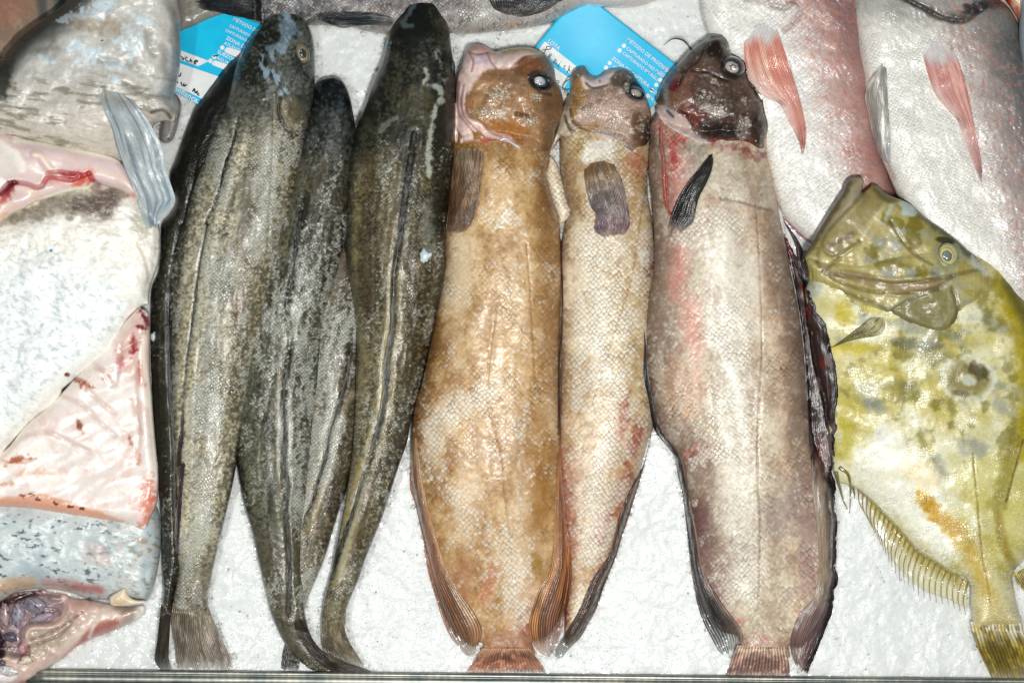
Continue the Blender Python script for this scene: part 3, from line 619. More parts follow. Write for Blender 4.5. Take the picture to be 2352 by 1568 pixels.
    b.paint(b.stroke(Q('z1',1800,60,1790,180,1850,210,1790,260,1740,330,1670,380,1650,430,1740,500,1760,560,1775,600), 13, 9, nz=7)*slime, (150, 172, 188), .9)
    b.paint(b.area(Q('z1',1780,80,1830,120,1870,200,1820,250,1790,320,1740,330,1760,200), 4, nz=5), (142, 164, 182), .7*1)
    b.paint(b.area(Q('z1',1620,320,1700,280,1760,330,1700,430,1640,420), 4, nz=6)*slime, (130, 148, 160), .8)
    # gill cover and pectoral flap
    b.paint(b.area(Q('z1',1760,620,1850,600,1920,740,1900,830,1850,850,1790,790,1750,700), 4), (112, 104, 84), .8)
    g = b.stroke(Q('z1',1760,610,1745,700,1790,800,1850,850,1905,835), 3, 3); b.paint(g, (40, 40, 32), .8); b.lift(g, -1.5)
    b.paint(b.stroke(Q('z1',1775,640,1800,740,1850,800), 5, 5), (190, 175, 145), .5); b.lift(b.area(Q('z1',1760,620,1850,600,1920,740,1900,830,1850,850,1790,790), 8), 1.6)
    b.lift(b.stroke(Q('z1',1720,600,1715,900,1700,1200,1680,1568), 3, 3), -.8); b.paint(b.stroke(Q('z1',1722,600,1716,900,1700,1200,1680,1568), 1.5, 1.5), (165, 160, 140), .6)
    for q, w_ in ((Q('z1',1640,1180,1690,1300,1640,1420,1610,1568), 26), (Q('z1',1700,950,1690,1200), 14)):
        b.fl = np.maximum(b.fl, .6*b.stroke(q, w_, w_*.8, nz=8)); b.paint(b.stroke(q, w_, w_*.8, nz=8), (172, 172, 160), .45)
    b.paint(b.spot(548, 712, 18, 26, nz=.4), (112, 72, 50), .5); b.paint(b.spot(476, 870, 30, 120, nz=.3), (150, 150, 140), .3)
    b.paint(sst(1230, 1330, b.Y), (118, 108, 88), .6); b.paint(b.stroke([(452,1060),(462,1180),(455,1270),(430,1330)], 12, 10), (178, 176, 160), .5)
    b.lift(b.spot(695, 120, 22, 34, -15, soft=.5), -1.5)
    b.build('body', M_hake, r)
    eye(r, 694, 122, 17, 25, -18, [(1, (120, 112, 92), 0, 0), (.86, (134, 124, 100), 0, 0), (.58, (184, 158, 126), 2, 2), (.48, (86, 88, 86), 2, 1), (.3, (66, 72, 76), 1, 0)], h=.004)
    strip(r, 'dorsal_fin', (dl[:5], [2, 5, 6, 6, 2]), M_fin, (34, 34, 30), seed=32)
    strip(r, 'dorsal_fin', (dl[5:12], [2, 4, 4, 5, 4, 4]), M_fin, (60, 60, 50), seed=33, edgec=(150, 142, 105))
    strip(r, 'dorsal_fin', (dl[12:], [4, 7, 11, 12, 11, 3]), M_fin, (74, 60, 66), seed=34, edgec=(120, 100, 70))
    tailfin(r, Q('b1',1085,1060,1075,1150,1090,1300,1100,1400,1112,1485), Q('b1',1270,1100,1262,1230,1275,1330,1300,1420,1325,1490), (134, 124, 110), n=16, seed=34, jag=.05, rootc=(122, 112, 92))
    tailfin(r, Q('b1',1235,1110,1255,1250,1280,1370,1340,1490), Q('b1',1308,1090,1350,1200,1400,1310,1440,1400,1462,1488), (158, 146, 132), n=12, seed=37, rootc=(140, 132, 118))
    tag(r, 'large hake with bluish mucus streaks on its head and a round pale eye', 'fish', GH)
    # ---- D: longest one
    r = empty('hake', 900, 700, .03)
    Dd = Q('z2',990,-8,1080,-14,1150,-8,1190,30,1220,80,1250,200,1270,350,1285,420,1288,520,1285,600,1290,800,1275,1000,1260,1150,1240,1300,1230,1450)+[(1021,640),(1003,720),(985,800),(966,880),(950,940),(938,1000)]+Q('b2',985,60,930,220,880,380,830,530,780,650,720,800,680,920,640,1010,605,1110,598,1200,560,1240,490,1240,450,1190,455,1100,480,980,510,880,530,770)+Q('mid',450,1640,500,1350,540,1050,560,760,572,400,575,0)+Q('z2',600,1568,600,1400,605,1250,615,1100,630,980,655,860,680,760,720,670,750,570,790,470,830,380,850,290,880,190,900,140,930,85,960,35)
    sp = [(975,5),(968,150),(940,350),(915,500),(905,640),(885,820),(866,960),(835,1100),(800,1230),(765,1350),(762,1420)]
    dl = Q('z2',1030,840,1015,950,1000,1050,985,1150,970,1250,955,1380,930,1568)+[(905,640)]+Q('mid',880,20,830,320,815,580,770,820,720,1000,700,1085,650,1220,600,1380,550,1560)+Q('b2',610,600,560,750,510,900)
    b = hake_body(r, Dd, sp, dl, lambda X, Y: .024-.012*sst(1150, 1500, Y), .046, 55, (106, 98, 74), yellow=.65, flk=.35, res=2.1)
    hd = 1-sst(240, 420, b.Y); b.paint(hd, (44, 46, 38), .85); b.sc *= 1-.9*(1-sst(240, 340, b.Y)); b.fl *= 1-hd
    b.grain(hd, 5, 157, (96, 98, 84), (22, 23, 17), .6); b.grain(hd, 16, 158, (84, 82, 60), (28, 30, 22), .5, 80, 1.8)
    b.paint(b.spot(948, 62, 45, 75, nz=.3), (26, 30, 27), .8); b.paint(b.stroke([(1000,150),(1010,300),(1006,560)], 16, 10), (38, 40, 34), .6)
    b.paint(b.spot(960, 245, 40, 50, nz=.4), (96, 88, 54), .5)
    b.paint((b.stroke(Q('z2',1100,440,1110,480,1095,520)+Q('z2',1190,560,1190,640,1150,740,1130,850,1118,1100), 5, 4, nz=5)), (185, 190, 180), .85)
    b.paint(b.stroke(Q('z2',1170,330,1210,480,1190,640), 6, 6, nz=8)*sst(0, .3, b.N(6, 61, 80, 2)), (150, 158, 158), .8)
    b.paint(b.stroke(Q('z2',1110,1300,1120,1568), 14, 10, nz=12), (150, 156, 150), .6); b.paint(b.stroke(Q('z2',820,820,860,770,920,740), 6, 4, nz=3), (150, 160, 155), .55)
    b.paint(b.stroke(Q('z2',1030,20,1000,80,960,150,1010,160), 5, 4, nz=4), (110, 125, 132), .7)
    b.paint(b.stroke(Q('z2',690,1240,660,1568)+[(805,640),(830,800),(820,960)], 9, 8, nz=6), (150, 138, 96), .55)
    b.paint(b.spot(850, 560, 26, 200, 0, nz=.3), (70, 54, 32), .5); b.paint(b.spot(930, 1010, 30, 110, 15, nz=.3), (66, 66, 58), .5)
    gl = b.stroke(Q('z2',740,560,690,700,660,820,640,950), 3, 3); b.paint(gl, (24, 24, 20), .7); b.lift(gl, -1.2)
    b.paint(b.stroke([(835,1110),(815,1180),(800,1240),(785,1320)], 13, 8, nz=4), (196, 190, 165), .55)
    b.paint(b.stroke([(830,1060),(806,1130),(790,1200)], 10, 8), (168, 150, 100), .5)
    b.paint(b.stroke([(868,1060),(850,1120),(835,1190),(810,1290)], 12, 9, nz=6), (92, 76, 50), .5)
    b.paint(sst(1330, 1400, b.Y), (134, 126, 104), .5)
    b.lift(b.spot(896, 104, 13, 20, 25, soft=.5), -1.5)
    b.build('body', M_hake, r)
    eye(r, 895, 104, 8, 13, 28, [(1, (50, 66, 70), 0, 0), (.7, (105, 135, 140), 0, 0), (.4, (70, 92, 98), 0, 1)], h=.003)
    eye(r, 1041, 152, 5, 14, -5, [(1, (60, 74, 84), 0, 0), (.6, (84, 104, 116), 0, 0)], h=.0025, off=.0)
    strip(r, 'dorsal_fin', (dl[:7], [2, 6, 9, 8, 7, 5]), M_fin, (58, 60, 58), seed=42)
    strip(r, 'dorsal_fin', (dl[7:14], [5, 8, 9, 9, 8, 3]), M_fin, (66, 72, 70), seed=43, edgec=(190, 176, 140))
    strip(r, 'dorsal_fin', (dl[14:]+Q('b2',500,930), [4, 6, 9, 9, 3]), M_fin, (92, 92, 78), seed=44, edgec=(60, 70, 70))
    tailfin(r, Q('b2',450,1160,448,1250,455,1330,470,1380,520,1440), Q('b2',600,1120,594,1220,620,1300,660,1370,735,1480), (120, 110, 88), n=16, seed=44, off=.002, rootc=(130, 122, 100))
    tag(r, 'longest hake with dark olive back, head cut off by the top edge of the photo', 'fish', GH)
# ------------------------------------------------------------------ three stout brown fish with tilted heads
M_cusk = skin('cusk_skin', su=9, sv=9.5, rnd=.38, var=.2, edge=.26, tip=.55, bump=.34, flake=(240, 232, 215), rough=.44, coat=.32, crough=.2, wr=.3, spk=.45)
M_cuskh = skin('cusk_head_skin', su=6.5, sv=6.5, rnd=.7, var=.25, edge=.3, tip=.35, bump=.5, flake=(225, 218, 205), rough=.36, coat=.45, crough=.14, wr=.3, spk=.55)
M_soft = skin('slimy_membrane', su=20, sv=20, rnd=1, var=.05, edge=.05, tip=0, bump=.6, rough=.32, coat=.8, crough=.1, wr=.5, spk=.3, sss=.25, wetb=.2)
def sockets(b, cx, cy, rx, ry, ang, mm=-2.5):
    b.lift(b.spot(cx, cy, rx*1.25, ry*1.25, ang, soft=.4), mm); m = b.spot(cx, cy, rx*1.7, ry*1.7, ang, soft=.2)-b.spot(cx, cy, rx*1.2, ry*1.2, ang, soft=.2)
    b.lift(np.clip(m, 0, 1), .5)
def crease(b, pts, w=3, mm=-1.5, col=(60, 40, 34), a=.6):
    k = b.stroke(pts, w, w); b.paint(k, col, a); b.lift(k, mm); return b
def cusk_F():
    r = empty('cusk', 1160, 900, .02)
    inner = Q('b2',1105,1434-994,0,0)[:0]
    out = [(1048,250),(1100,230),(1200,230),(1268,250),(1275,300),(1260,366),(1254,403),(1263,440),(1274,476),(1285,513),(1287,550),(1289,650),(1284,800),(1284,900),(1287,1000),(1288,1067),(1293,1140),(1300,1214),(1305,1280),(1302,1340),(1290,1400),(1272,1440),(1246,1468),(1222,1474),(1228,1505),(1112,1505),(1108,1474),(1085,1484),(1050,1455),(1024,1405),(1006,1350),(990,1290),(975,1225),(960,1165),(948,1100),(944,1030),(945,990),(952,930),(967,880),(985,800),(1000,720),(1018,620),(1020,540),(1026,460),(1034,390)]
    sp = [(1155,260),(1150,480),(1140,700),(1135,900),(1140,1050),(1150,1200),(1160,1350),(1165,1480)]
    b = Blob(out, h=lambda t: (.050-.034*sst(.55, 1, t))*(.1+.9*sst(-.03, .13, t)), zb=lambda X, Y: .014-.008*sst(1100, 1500, Y), spine=sp, p=2.2).base((192, 158, 114), sc=.8, fl=.2)
    b.paint(sst(0, .8, b.NU(60, 120, 61)), (160, 116, 68), .6); b.paint(sst(.0, .7, b.NU(50, 100, 62)), (212, 190, 158), .55)
    b.paint(sst(.35, .95, b.sn)*(1-sst(.5, .9, b.t)), (140, 98, 54), .75); b.paint(sst(.75, 1, b.sn), (112, 74, 42), .5)
    b.paint(1-sst(330, 430, b.Y), (168, 128, 84), .5); b.paint(1-sst(-1, -.55, b.sn), (168, 134, 104), .6)
    b.paint(b.spot(1052, 640, 36, 110, 8, nz=.35), (226, 206, 172), .55); b.paint(b.spot(1150, 500, 55, 24, -10, nz=.5), (216, 190, 145), .6)  # tall pale spot at the left is sheen put into the colour
    b.paint(sst(900, 1000, b.Y)*(1-sst(-.4, .1, b.sn)), (206, 186, 164), .7)
    b.paint(b.area(Q('b2',1750,0,1930,0,1940,500,1930,800,1830,900,1800,500), 14, nz=10), (160, 116, 60), .6)
    b.paint(sst(1300, 1420, b.Y)*(1-sst(-.5, .2, b.sn)), (176, 122, 100), .5); b.paint(sst(1420, 1500, b.Y), (166, 122, 96), .5)
    b.paint(b.spot(1212, 1445, 16, 14, nz=.4), (150, 48, 40), .6); b.paint(b.spot(1120, 1345, 14, 50, 20, nz=.4), (190, 90, 70), .4)
    fl = b.stroke([(985,960),(1050,930),(1120,900)], 22, 30, nz=8)+b.spot(1150, 500, 50, 22, 0, nz=.5)*.8+b.stroke([(980,1000),(1000,1080),(1060,1160),(1080,1200)], 26, 40, nz=8)+b.stroke([(1160,1230),(1180,1330),(1190,1400)], 24, 34, nz=8)+b.stroke([(1185,990),(1210,930),(1180,880)], 16, 14, nz=10)*.5
    b.fl = np.clip(.18+.25*b.NU(30, 40, 66)+.5*fl, 0, 1); b.sc = np.clip(.35+.6*b.NU(70, 100, 67)+.6*fl, .1, 1)
    ll = b.stroke([(1140,700),(1120,900),(1150,1060),(1168,1200),(1180,1330)], 2, 2); b.paint(ll, (172, 134, 92), .6); b.lift(ll, -.5)
    ll = b.stroke([(1210,560),(1220,700),(1230,900)], 2.5, 2.5); b.lift(ll, -.6); b.paint(ll, (150, 110, 68), .5)
    b.grain(b.X*0+1, 6, 301, (222, 192, 148), (138, 98, 58), .22); b.grain(b.X*0+1, 26, 302, (222, 196, 158), (156, 108, 62), .32, 75, 1.6)
    for x, y, rx, ry, an, c, a in ((1052, 630, 34, 120, 8, (232, 218, 192), .6), (1060, 540, 26, 60, 0, (226, 208, 176), .4), (1100, 925, 60, 22, -35, (234, 224, 206), .6), (1010, 985, 34, 70, 10, (230, 218, 202), .6), (1070, 1150, 40, 110, 10, (222, 200, 174), .45), (1190, 1330, 34, 90, 5, (224, 206, 182), .5), (1250, 520, 20, 180, -3, (146, 104, 58), .55), (1235, 1120, 26, 200, 2, (158, 112, 58), .5), (1060, 1330, 30, 60, 10, (168, 112, 84), .5), (1180, 1470, 60, 26, 0, (168, 122, 100), .6)): b.paint(b.spot(x, y, rx, ry, an, soft=.6, nz=.4, ns=26), c, a)  # brown patches, plus pale ones that paint wet sheen into the colour
    b.lift(b.NU(50, 120, 69, 2), 1.6); b.lift(b.N(9, 68), .25)
    b.paint(b.spot(1232, 1300, 14, 26, nz=.4), (150, 112, 34), .5)
    b.build('body', M_cusk, r)
    # long fins along both edges
    M = M_fin
    tailfin(r, [(945,1000),(941,1067),(942,1122),(952,1152),(963,1199),(972,1243),(977,1280),(988,1331),(1003,1379),(1017,1423),(1036,1463),(1058,1489),(1076,1512)], [(962,1010),(968,1090),(985,1170),(1003,1235),(1020,1290),(1050,1350),(1085,1400),(1106,1440),(1103,1470),(1088,1508)], (150, 106, 82), side=(1, (182, 148, 112)), n=12, seed=51, off=.0015, arch=4, nv=240, jag=.02, name='anal_fin', rootc=(168, 138, 108), dark=.35)
    tailfin(r, [(1287,985),(1281,1070),(1275,1150),(1272,1230),(1262,1310),(1240,1350),(1222,1400),(1215,1440),(1226,1480),(1250,1508)], [(1288,990),(1290,1067),(1296,1140),(1303,1214),(1311,1269),(1313,1324),(1309,1370),(1296,1415),(1292,1440),(1280,1475),(1260,1512)], (150, 100, 66), side=(0, (176, 132, 86)), n=14, seed=52, off=.002, arch=4, nv=240, jag=.02, name='dorsal_fin', dark=.4, tipc=(150, 110, 96))
    tailfin(r, [(1285,540),(1290,700),(1284,850),(1280,1000)], [(1291,560),(1294,700),(1290,850),(1290,1000)], (92, 54, 38), n=4, seed=53, name='dorsal_fin', off=.0, nv=150, jag=0)
    tailfin(r, Q('b2',1475,1330,1430,1390,1400,1440,1350,1500), Q('b2',1745,1330,1790,1400,1830,1450,1860,1500), (176, 126, 104), n=22, seed=54, off=.002, jag=.03, rootc=(196, 158, 128), dark=.15)
    # pectoral fin and its scaly base
    tailfin(r, Q('z2',1290,930,1275,1050,1262,1150,1248,1280,1232,1400,1228,1475), Q('z2',1470,930,1462,1050,1440,1200,1415,1330,1370,1430,1310,1475), (128, 98, 72), n=20, seed=55, off=.008, arch=5, rootc=(176, 158, 136), tipc=(98, 66, 56), name='pectoral_fin', nv=110)
    # head
    hd = Q('z2',1355,320,1370,295,1420,280,1480,295,1540,325,1620,305,1720,298,1800,310,1850,340,1885,380,1910,440,1920,500,1950,570,1965,650,1945,750,1915,830,1885,930,1840,950,1760,930,1690,935,1640,900,1560,885,1480,895,1400,890,1290,900,1285,870,1288,740,1290,600,1300,470,1328,400)
    b = Blob(hd, h=.036, zb=.020, R=80, p=2.1, res=1.8, blur=4).base((176, 136, 100), sc=.25, fl=.1); b.Z = np.maximum(b.Z, hm_at(b.X, b.Y)+.001)
    b.U, b.V = b.X*.8+b.Y*.5, -b.X*.5+b.Y*.8
    b.paint(sst(0, .8, b.N(28, 71)), (172, 118, 70), .5); b.paint(sst(-.2, .9, b.N(18, 72)), (122, 94, 74), .45)
    b.paint(b.area(Q('hF',430,420,850,400,1050,480,1100,620,900,640,650,560), 26, nz=10), (124, 98, 80), .6)
    b.paint(b.area(Q('hF',850,400,950,260,1250,230,1370,330,1350,480,1180,420,1050,500), 9, nz=4), (134, 88, 62), .75)
    b.paint(b.area(Q('hF',1350,640,1480,820,1400,1150,1300,1560,1180,1560,1240,1100,1150,800), 26, nz=8), (104, 78, 54), .7)
    b.paint(b.area(Q('hF',420,1020,800,1050,1000,1120,950,1300,700,1230,500,1100), 14, nz=8), (176, 112, 58), .7)
    pk = (228, 206, 200)
    jaw = b.area(Q('hF',200,380,270,160,400,80,560,150,740,175,980,120,1200,180,1230,225,1050,240,940,280,850,390,700,390,520,400,400,520,330,640,300,700,265,750,260,930,300,1000,420,1050,520,1150,640,1200,820,1260,940,1390,880,1400,700,1300,620,1330,500,1300,300,1300,120,1290,110,900,140,560,170,480), 5, nz=3)
    b.paint(jaw, pk, .95); b.paint(jaw*sst(.1, .6, b.N(12, 74, 70, 2)), (205, 165, 155), .6); b.paint(jaw*sst(.2, .7, b.N(16, 75)), (240, 232, 228), .6)
    b.paint(b.stroke(Q('hF',760,185,980,135,1180,185), 7, 5), (178, 168, 110), .6); b.paint(b.stroke(Q('hF',290,150,400,90,560,160), 10, 7), (226, 166, 148), .7)
    b.paint(b.area(Q('hF',340,200,500,200,570,330,540,380,360,330), 8), (200, 180, 192), .7)
    for q in (Q('hF',300,190,420,210,540,190), Q('hF',530,190,560,270,610,350,640,390), Q('hF',170,560,150,800,170,950,260,1080,400,1240), Q('hF',230,600,200,800,230,980,360,1130,500,1250), Q('hF',270,700,255,900,330,1010,430,1060,560,1180,700,1240), Q('hF',120,1080,200,1250), Q('hF',310,220,350,300,330,420)):
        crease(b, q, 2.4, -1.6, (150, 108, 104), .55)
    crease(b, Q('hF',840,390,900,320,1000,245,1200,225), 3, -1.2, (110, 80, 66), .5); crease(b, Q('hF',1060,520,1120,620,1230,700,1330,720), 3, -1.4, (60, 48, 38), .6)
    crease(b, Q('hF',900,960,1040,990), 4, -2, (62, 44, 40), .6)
    b.paint(b.stroke(Q('hF',470,1310,540,1290,700,1320,840,1360), 6, 4), (170, 96, 78), .8); b.paint(b.stroke(Q('hF',470,1300,510,1280), 5, 4), (222, 110, 92), .8)
    fl = b.area(Q('hF',480,640,760,680,790,780,680,790,520,730), 10, nz=8)+b.area(Q('hF',300,930,500,880,800,900,760,990,560,1020,420,1000), 10, nz=8)+b.area(Q('hF',1060,680,1200,720,1180,800,1080,780), 7, nz=6)+b.area(Q('hF',1000,1010,1180,1030,1160,1080,1020,1070), 6, nz=7)+b.area(Q('hF',880,1160,950,1180,940,1260,880,1230), 6, nz=5)*.6
    fl = np.clip(fl, 0, 1)*(1-jaw); b.fl = fl*.5+.1*(1-jaw); b.sc = np.clip(.2+fl, 0, 1)*(1-jaw); b.paint(fl, (196, 176, 142), .3)
    ex, ey = 1242, 188
    b.paint(b.spot(ex, ey-2, 29, 20, 22, soft=.3), (30, 34, 38), .9); sockets(b, ex, ey, 17, 12, 22, -3.5)
    b.paint(b.stroke(Q('hF',1080,470,1180,440,1290,480,1350,560), 4, 3), (86, 76, 74), .7); b.lift(b.stroke(Q('hF',1070,490,1180,450,1290,490,1350,580), 5, 4), 1.6)
    b.lift(b.spot(1185, 245, 60, 60, soft=.9), 4); b.lift(b.N(22, 77, 0, 1, 2), 1.2); b.lift(b.N(7, 78), .3)
    b.lift(b.area(Q('hF',200,400,280,150,420,80,560,160,600,300,400,420), 14), 3); b.lift(b.area(Q('hF',580,180,980,130,1200,190,900,330,640,380), 10), 2.5)
    b.build('head', M_cuskh, r)
    eye(r, ex, ey, 19, 13.5, 20, [(1, (26, 34, 40), 0, 0), (.86, (70, 90, 104), -1, 0), (.68, (170, 175, 180), -2, -2), (.4, (196, 196, 196), -3, -4)], h=.0045, off=.0005)
    tube('lip_edge', Q('hF',690,1290,760,1270,820,1310,880,1350,935,1385), 3.2, M_pale, r, zoff=.001)
    tag(r, 'golden brown cusk with pink white folded jaws, beside the longest hake', 'fish', 'stout brown cusks with tilted heads')
M_pale = plain('pale_cartilage', (205, 200, 205), rough=.25, coat=.8, bump=.3)
def cusk_G():
    r = empty('cusk', 1400, 850, .01)
    # pale scaly lobe on the far side
    lobe = Q('hG',110,930,90,1020,70,1100,100,1230,130,1350,180,1470,205,1560,290,1500,310,1440,270,1320,240,1200,200,1050,150,950)
    out = [(1290,260),(1330,235),(1400,235),(1470,240),(1492,290)]+Q('hG',1035,800,1030,950,1015,1100,1020,1300,1045,1450)+[(1500,531),(1503,574),(1504,640),(1500,720),(1500,850),(1500,985)]+Q('b3',615,50,575,200,535,340,485,500,435,650,395,780,350,880,310,980,270,1100,225,1190,165,1280,110,1330,90,1250,95,1100,110,900,60,500,40,0)+[(1280,900),(1284,700),(1290,560),(1298,513),(1309,487),(1296,450),(1288,400),(1285,360)]
    sp = [(1395,250),(1400,500),(1395,700),(1390,900),(1380,1050),(1360,1200),(1335,1330),(1300,1480)]
    b = Blob(out, h=lambda t: (.040-.022*sst(.6, 1, t))*(.1+.9*sst(-.03, .13, t)), zb=.006, spine=sp, p=2.2).base((196, 176, 142), sc=.95, fl=.45)
    b.paint(sst(.0, .7, b.NU(50, 110, 81)), (172, 138, 96), .6); b.paint(sst(.35, 1, b.sn+.15*b.NU(40, 60, 82)), (150, 118, 84), .75); b.paint(sst(.8, 1, b.sn), (110, 84, 60), .55)
    b.paint(b.area([(1290,550),(1330,500),(1400,520),(1420,700),(1400,800),(1300,790)], 22, nz=18), (232, 222, 198), .7)
    b.paint(sst(900, 1000, b.Y), (205, 170, 140), .55); b.paint(sst(1000, 1120, b.Y)*sst(.2, .8, b.sn), (148, 66, 52), .75)
    for x, y, rx, ry in ((1430,1130,14,60),(1425,970,16,60),(1400,1290,22,40),(1390,1200,14,50),(1458,1010,14,60)): b.paint(b.spot(x, y, rx, ry, 15, nz=.5, ns=20), (150, 48, 42), .55)
    b.paint(b.stroke(Q('hG',900,980,1000,1060), 20, 16, nz=8), (176, 92, 72), .5); b.paint(b.area(Q('hG',320,760,420,720,470,900,420,1000,330,900), 10, nz=8), (190, 170, 110), .5)
    b.paint(b.area(Q('hG',480,800,690,800,700,950,560,960,440,1040,400,940), 8, nz=5), (235, 235, 232), .85)
    b.paint(b.spot(1375, 1010, 50, 180, 12, nz=.3), (222, 206, 184), .6)
    b.fl = np.clip(.35+.5*b.NU(30, 40, 86)+.5*b.spot(1350, 700, 80, 220, 0, soft=.7)+.5*b.spot(1385, 1130, 40, 160, 12, soft=.7), 0, 1)*(1-.7*sst(.5, .9, b.sn))
    b.sc = np.clip(.65+.5*b.NU(80, 100, 87), .25, 1)
    b.paint(b.stroke(Q('hG',1010,1100,990,1300,960,1450,940,1568)+[(1450,640),(1400,800),(1360,930)], 2, 2), (150, 110, 80), .6); b.paint(b.stroke([(1380,840),(1340,920),(1300,1010)], 2, 2), (175, 150, 118), .6)
    b.paint(b.spot(1492, 605, 14, 40, 5, nz=.4), (118, 34, 26), .7); b.paint(b.spot(1478, 590, 12, 22, nz=.5), (226, 228, 228), .8)
    b.grain(b.X*0+1, 7, 303, (236, 224, 200), (142, 106, 74), .2); b.grain(b.X*0+1, 24, 304, (236, 226, 204), (176, 140, 104), .25, 80, 1.6); b.lift(b.NU(50, 100, 88, 2), 1.4); b.lift(b.N(9, 89), .25)
    b.build('body', M_cusk, r)
    q = Blob(lobe, h=.012, zb=.008, R=20, res=1.8).base((226, 214, 192), sc=.9, fl=.5); q.paint(sst(0, .6, q.N(18, 5)), (214, 188, 152), .5); q.build('belly_flap', M_cusk, r)
    tailfin(r, [(1496,990),(1478,1067),(1450,1118),(1425,1177),(1410,1232),(1396,1280),(1360,1330),(1330,1400),(1300,1450),(1276,1488),(1265,1508)], Q('b3',632,30,592,200,552,340,502,500,452,650,412,780,372,880,332,980,292,1100,242,1190,192,1280,132,1340,82,1400,60,1430), (112, 76, 58), n=10, seed=61, off=.0015, arch=3, nv=260, jag=.03, name='dorsal_fin', tipc=(60, 56, 56), dark=.4)
    if 0: tailfin(r, [(1300,1400),(1285,1459),(1271,1496),(1266,1512)], [(1340,1380),(1320,1440),(1305,1480),(1290,1506)], (120, 72, 54), n=9, seed=62, off=.004, jag=.1, tipc=(50, 50, 50))
    # head with mouth rolled back
    hd = Q('hG',310,170,350,120,430,100,460,140,500,185,560,195,600,160,690,125,760,122,850,145,900,200,930,250,980,320,1010,400,1035,470,1048,540,1040,650,1035,760,1000,830,930,850,850,890,760,800,650,760,540,720,450,700,370,690,300,740,220,760,150,860,110,880,150,760,190,640,200,560,240,460,270,400,300,330,300,240)
    b = Blob(hd, h=.031, zb=.012, R=72, p=2.1, res=1.8, blur=4).base((186, 162, 148), sc=.75, fl=.35); b.Z = np.maximum(b.Z, hm_at(b.X, b.Y)+.001)
    b.U, b.V = b.X*.8-b.Y*.5, b.X*.5+b.Y*.8
    b.paint(b.area(Q('hG',300,200,430,150,480,300,440,450,350,560,400,660,560,650,420,690,300,560), 10, nz=8), (168, 128, 74), .8); b.paint(sst(.1, .7, b.N(20, 91)), (142, 112, 100), .5)
    b.paint(b.area(Q('hG',880,560,1040,560,1030,900,900,860,860,700), 16, nz=8), (106, 72, 46), .8); b.paint(b.area(Q('hG',960,700,1040,640,1035,900,980,860), 10), (58, 46, 40), .7)
    lo = b.area(Q('hG',120,860,160,740,220,600,250,450,290,380,300,560,340,640,420,700,520,720,680,770,760,830,600,790,450,770,300,760,200,800), 8, nz=5)
    b.paint(lo, (188, 178, 160), .9); b.paint(lo*sst(.1, .5, b.N(10, 93, 60, 3)), (120, 104, 84), .6)
    mo = b.area(Q('hG',400,200,430,190,480,240,640,180,740,140,700,200,640,270,560,300,440,320,420,290), 4, nz=2); b.paint(mo, (226, 208, 206), .95); b.paint(b.spot(*Q('hG',575,242)[0], 3, 3), (214, 90, 80), .8)
    b.paint(b.area(Q('hG',310,170,350,120,430,100,470,180,400,190,330,260), 5, nz=3), (132, 114, 92), .8); b.paint(b.area(Q('hG',680,200,780,130,880,180,900,250,800,300,690,260), 6, nz=4), (92, 78, 68), .8)
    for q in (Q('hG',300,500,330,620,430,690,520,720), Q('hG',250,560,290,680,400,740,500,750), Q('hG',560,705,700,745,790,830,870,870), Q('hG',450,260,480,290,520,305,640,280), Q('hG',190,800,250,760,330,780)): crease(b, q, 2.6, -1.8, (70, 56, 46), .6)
    b.paint(b.stroke(Q('hG',560,715,700,760,800,850,850,885), 5, 4), (205, 206, 214), .7); b.lift(b.stroke(Q('hG',560,715,700,760,800,850,850,885), 5, 5), 1.5)
    b.sc *= 1-np.clip(lo+mo, 0, 1); b.fl = np.clip(.3+.4*b.N(18, 94), 0, 1)*b.sc
    ex, ey = Q('hG', 905, 330)[0]; b.paint(b.spot(ex, ey-2, 30, 22, 28, soft=.3), (34, 34, 34), .9); sockets(b, ex, ey, 18, 12, 28, -3)
    b.lift(b.spot(*Q('hG',700,560)[0], 50, 50, soft=.9), 4); b.lift(b.N(20, 97, 0, 1, 2), 1.1); b.build('head', M_cuskh, r)
    eye(r, ex+2, ey+4, 20, 12.5, 28, [(1, (32, 40, 46), 0, 0), (.8, (64, 76, 84), 0, 0), (.6, (158, 150, 144), 0, 1), (.4, (182, 170, 156), 0, 1)], h=.004, off=.0005)
    ep = Q('hG',820,310,860,280,930,290,980,350)
    tailfin(r, Q('hG',440,1010,430,1080,450,1230,490,1400,540,1480)+[(1366,530),(1390,547)], Q('hG',690,960,730,1060,770,1130,800,1230,830,1360,850,1500)+[(1446,520),(1432,545)], (142, 128, 124), n=24, seed=63, off=.006, arch=5, nv=130, jag=.05, rootc=(150, 122, 82), tipc=(112, 78, 96), name='pectoral_fin')
    tube('barbel', Q('hG',308,220,270,240,235,280,240,315,280,330,300,325), 1.8, plain('barbel_skin', (150, 120, 105), rough=.25, coat=.8), r, z=[.03, .02, .012, .012, .016, .02], r1=1.2)
    tag(r, 'narrow pale scaled cusk squeezed between the golden cusk and the dark headed cusk', 'fish', 'stout brown cusks with tilted heads')
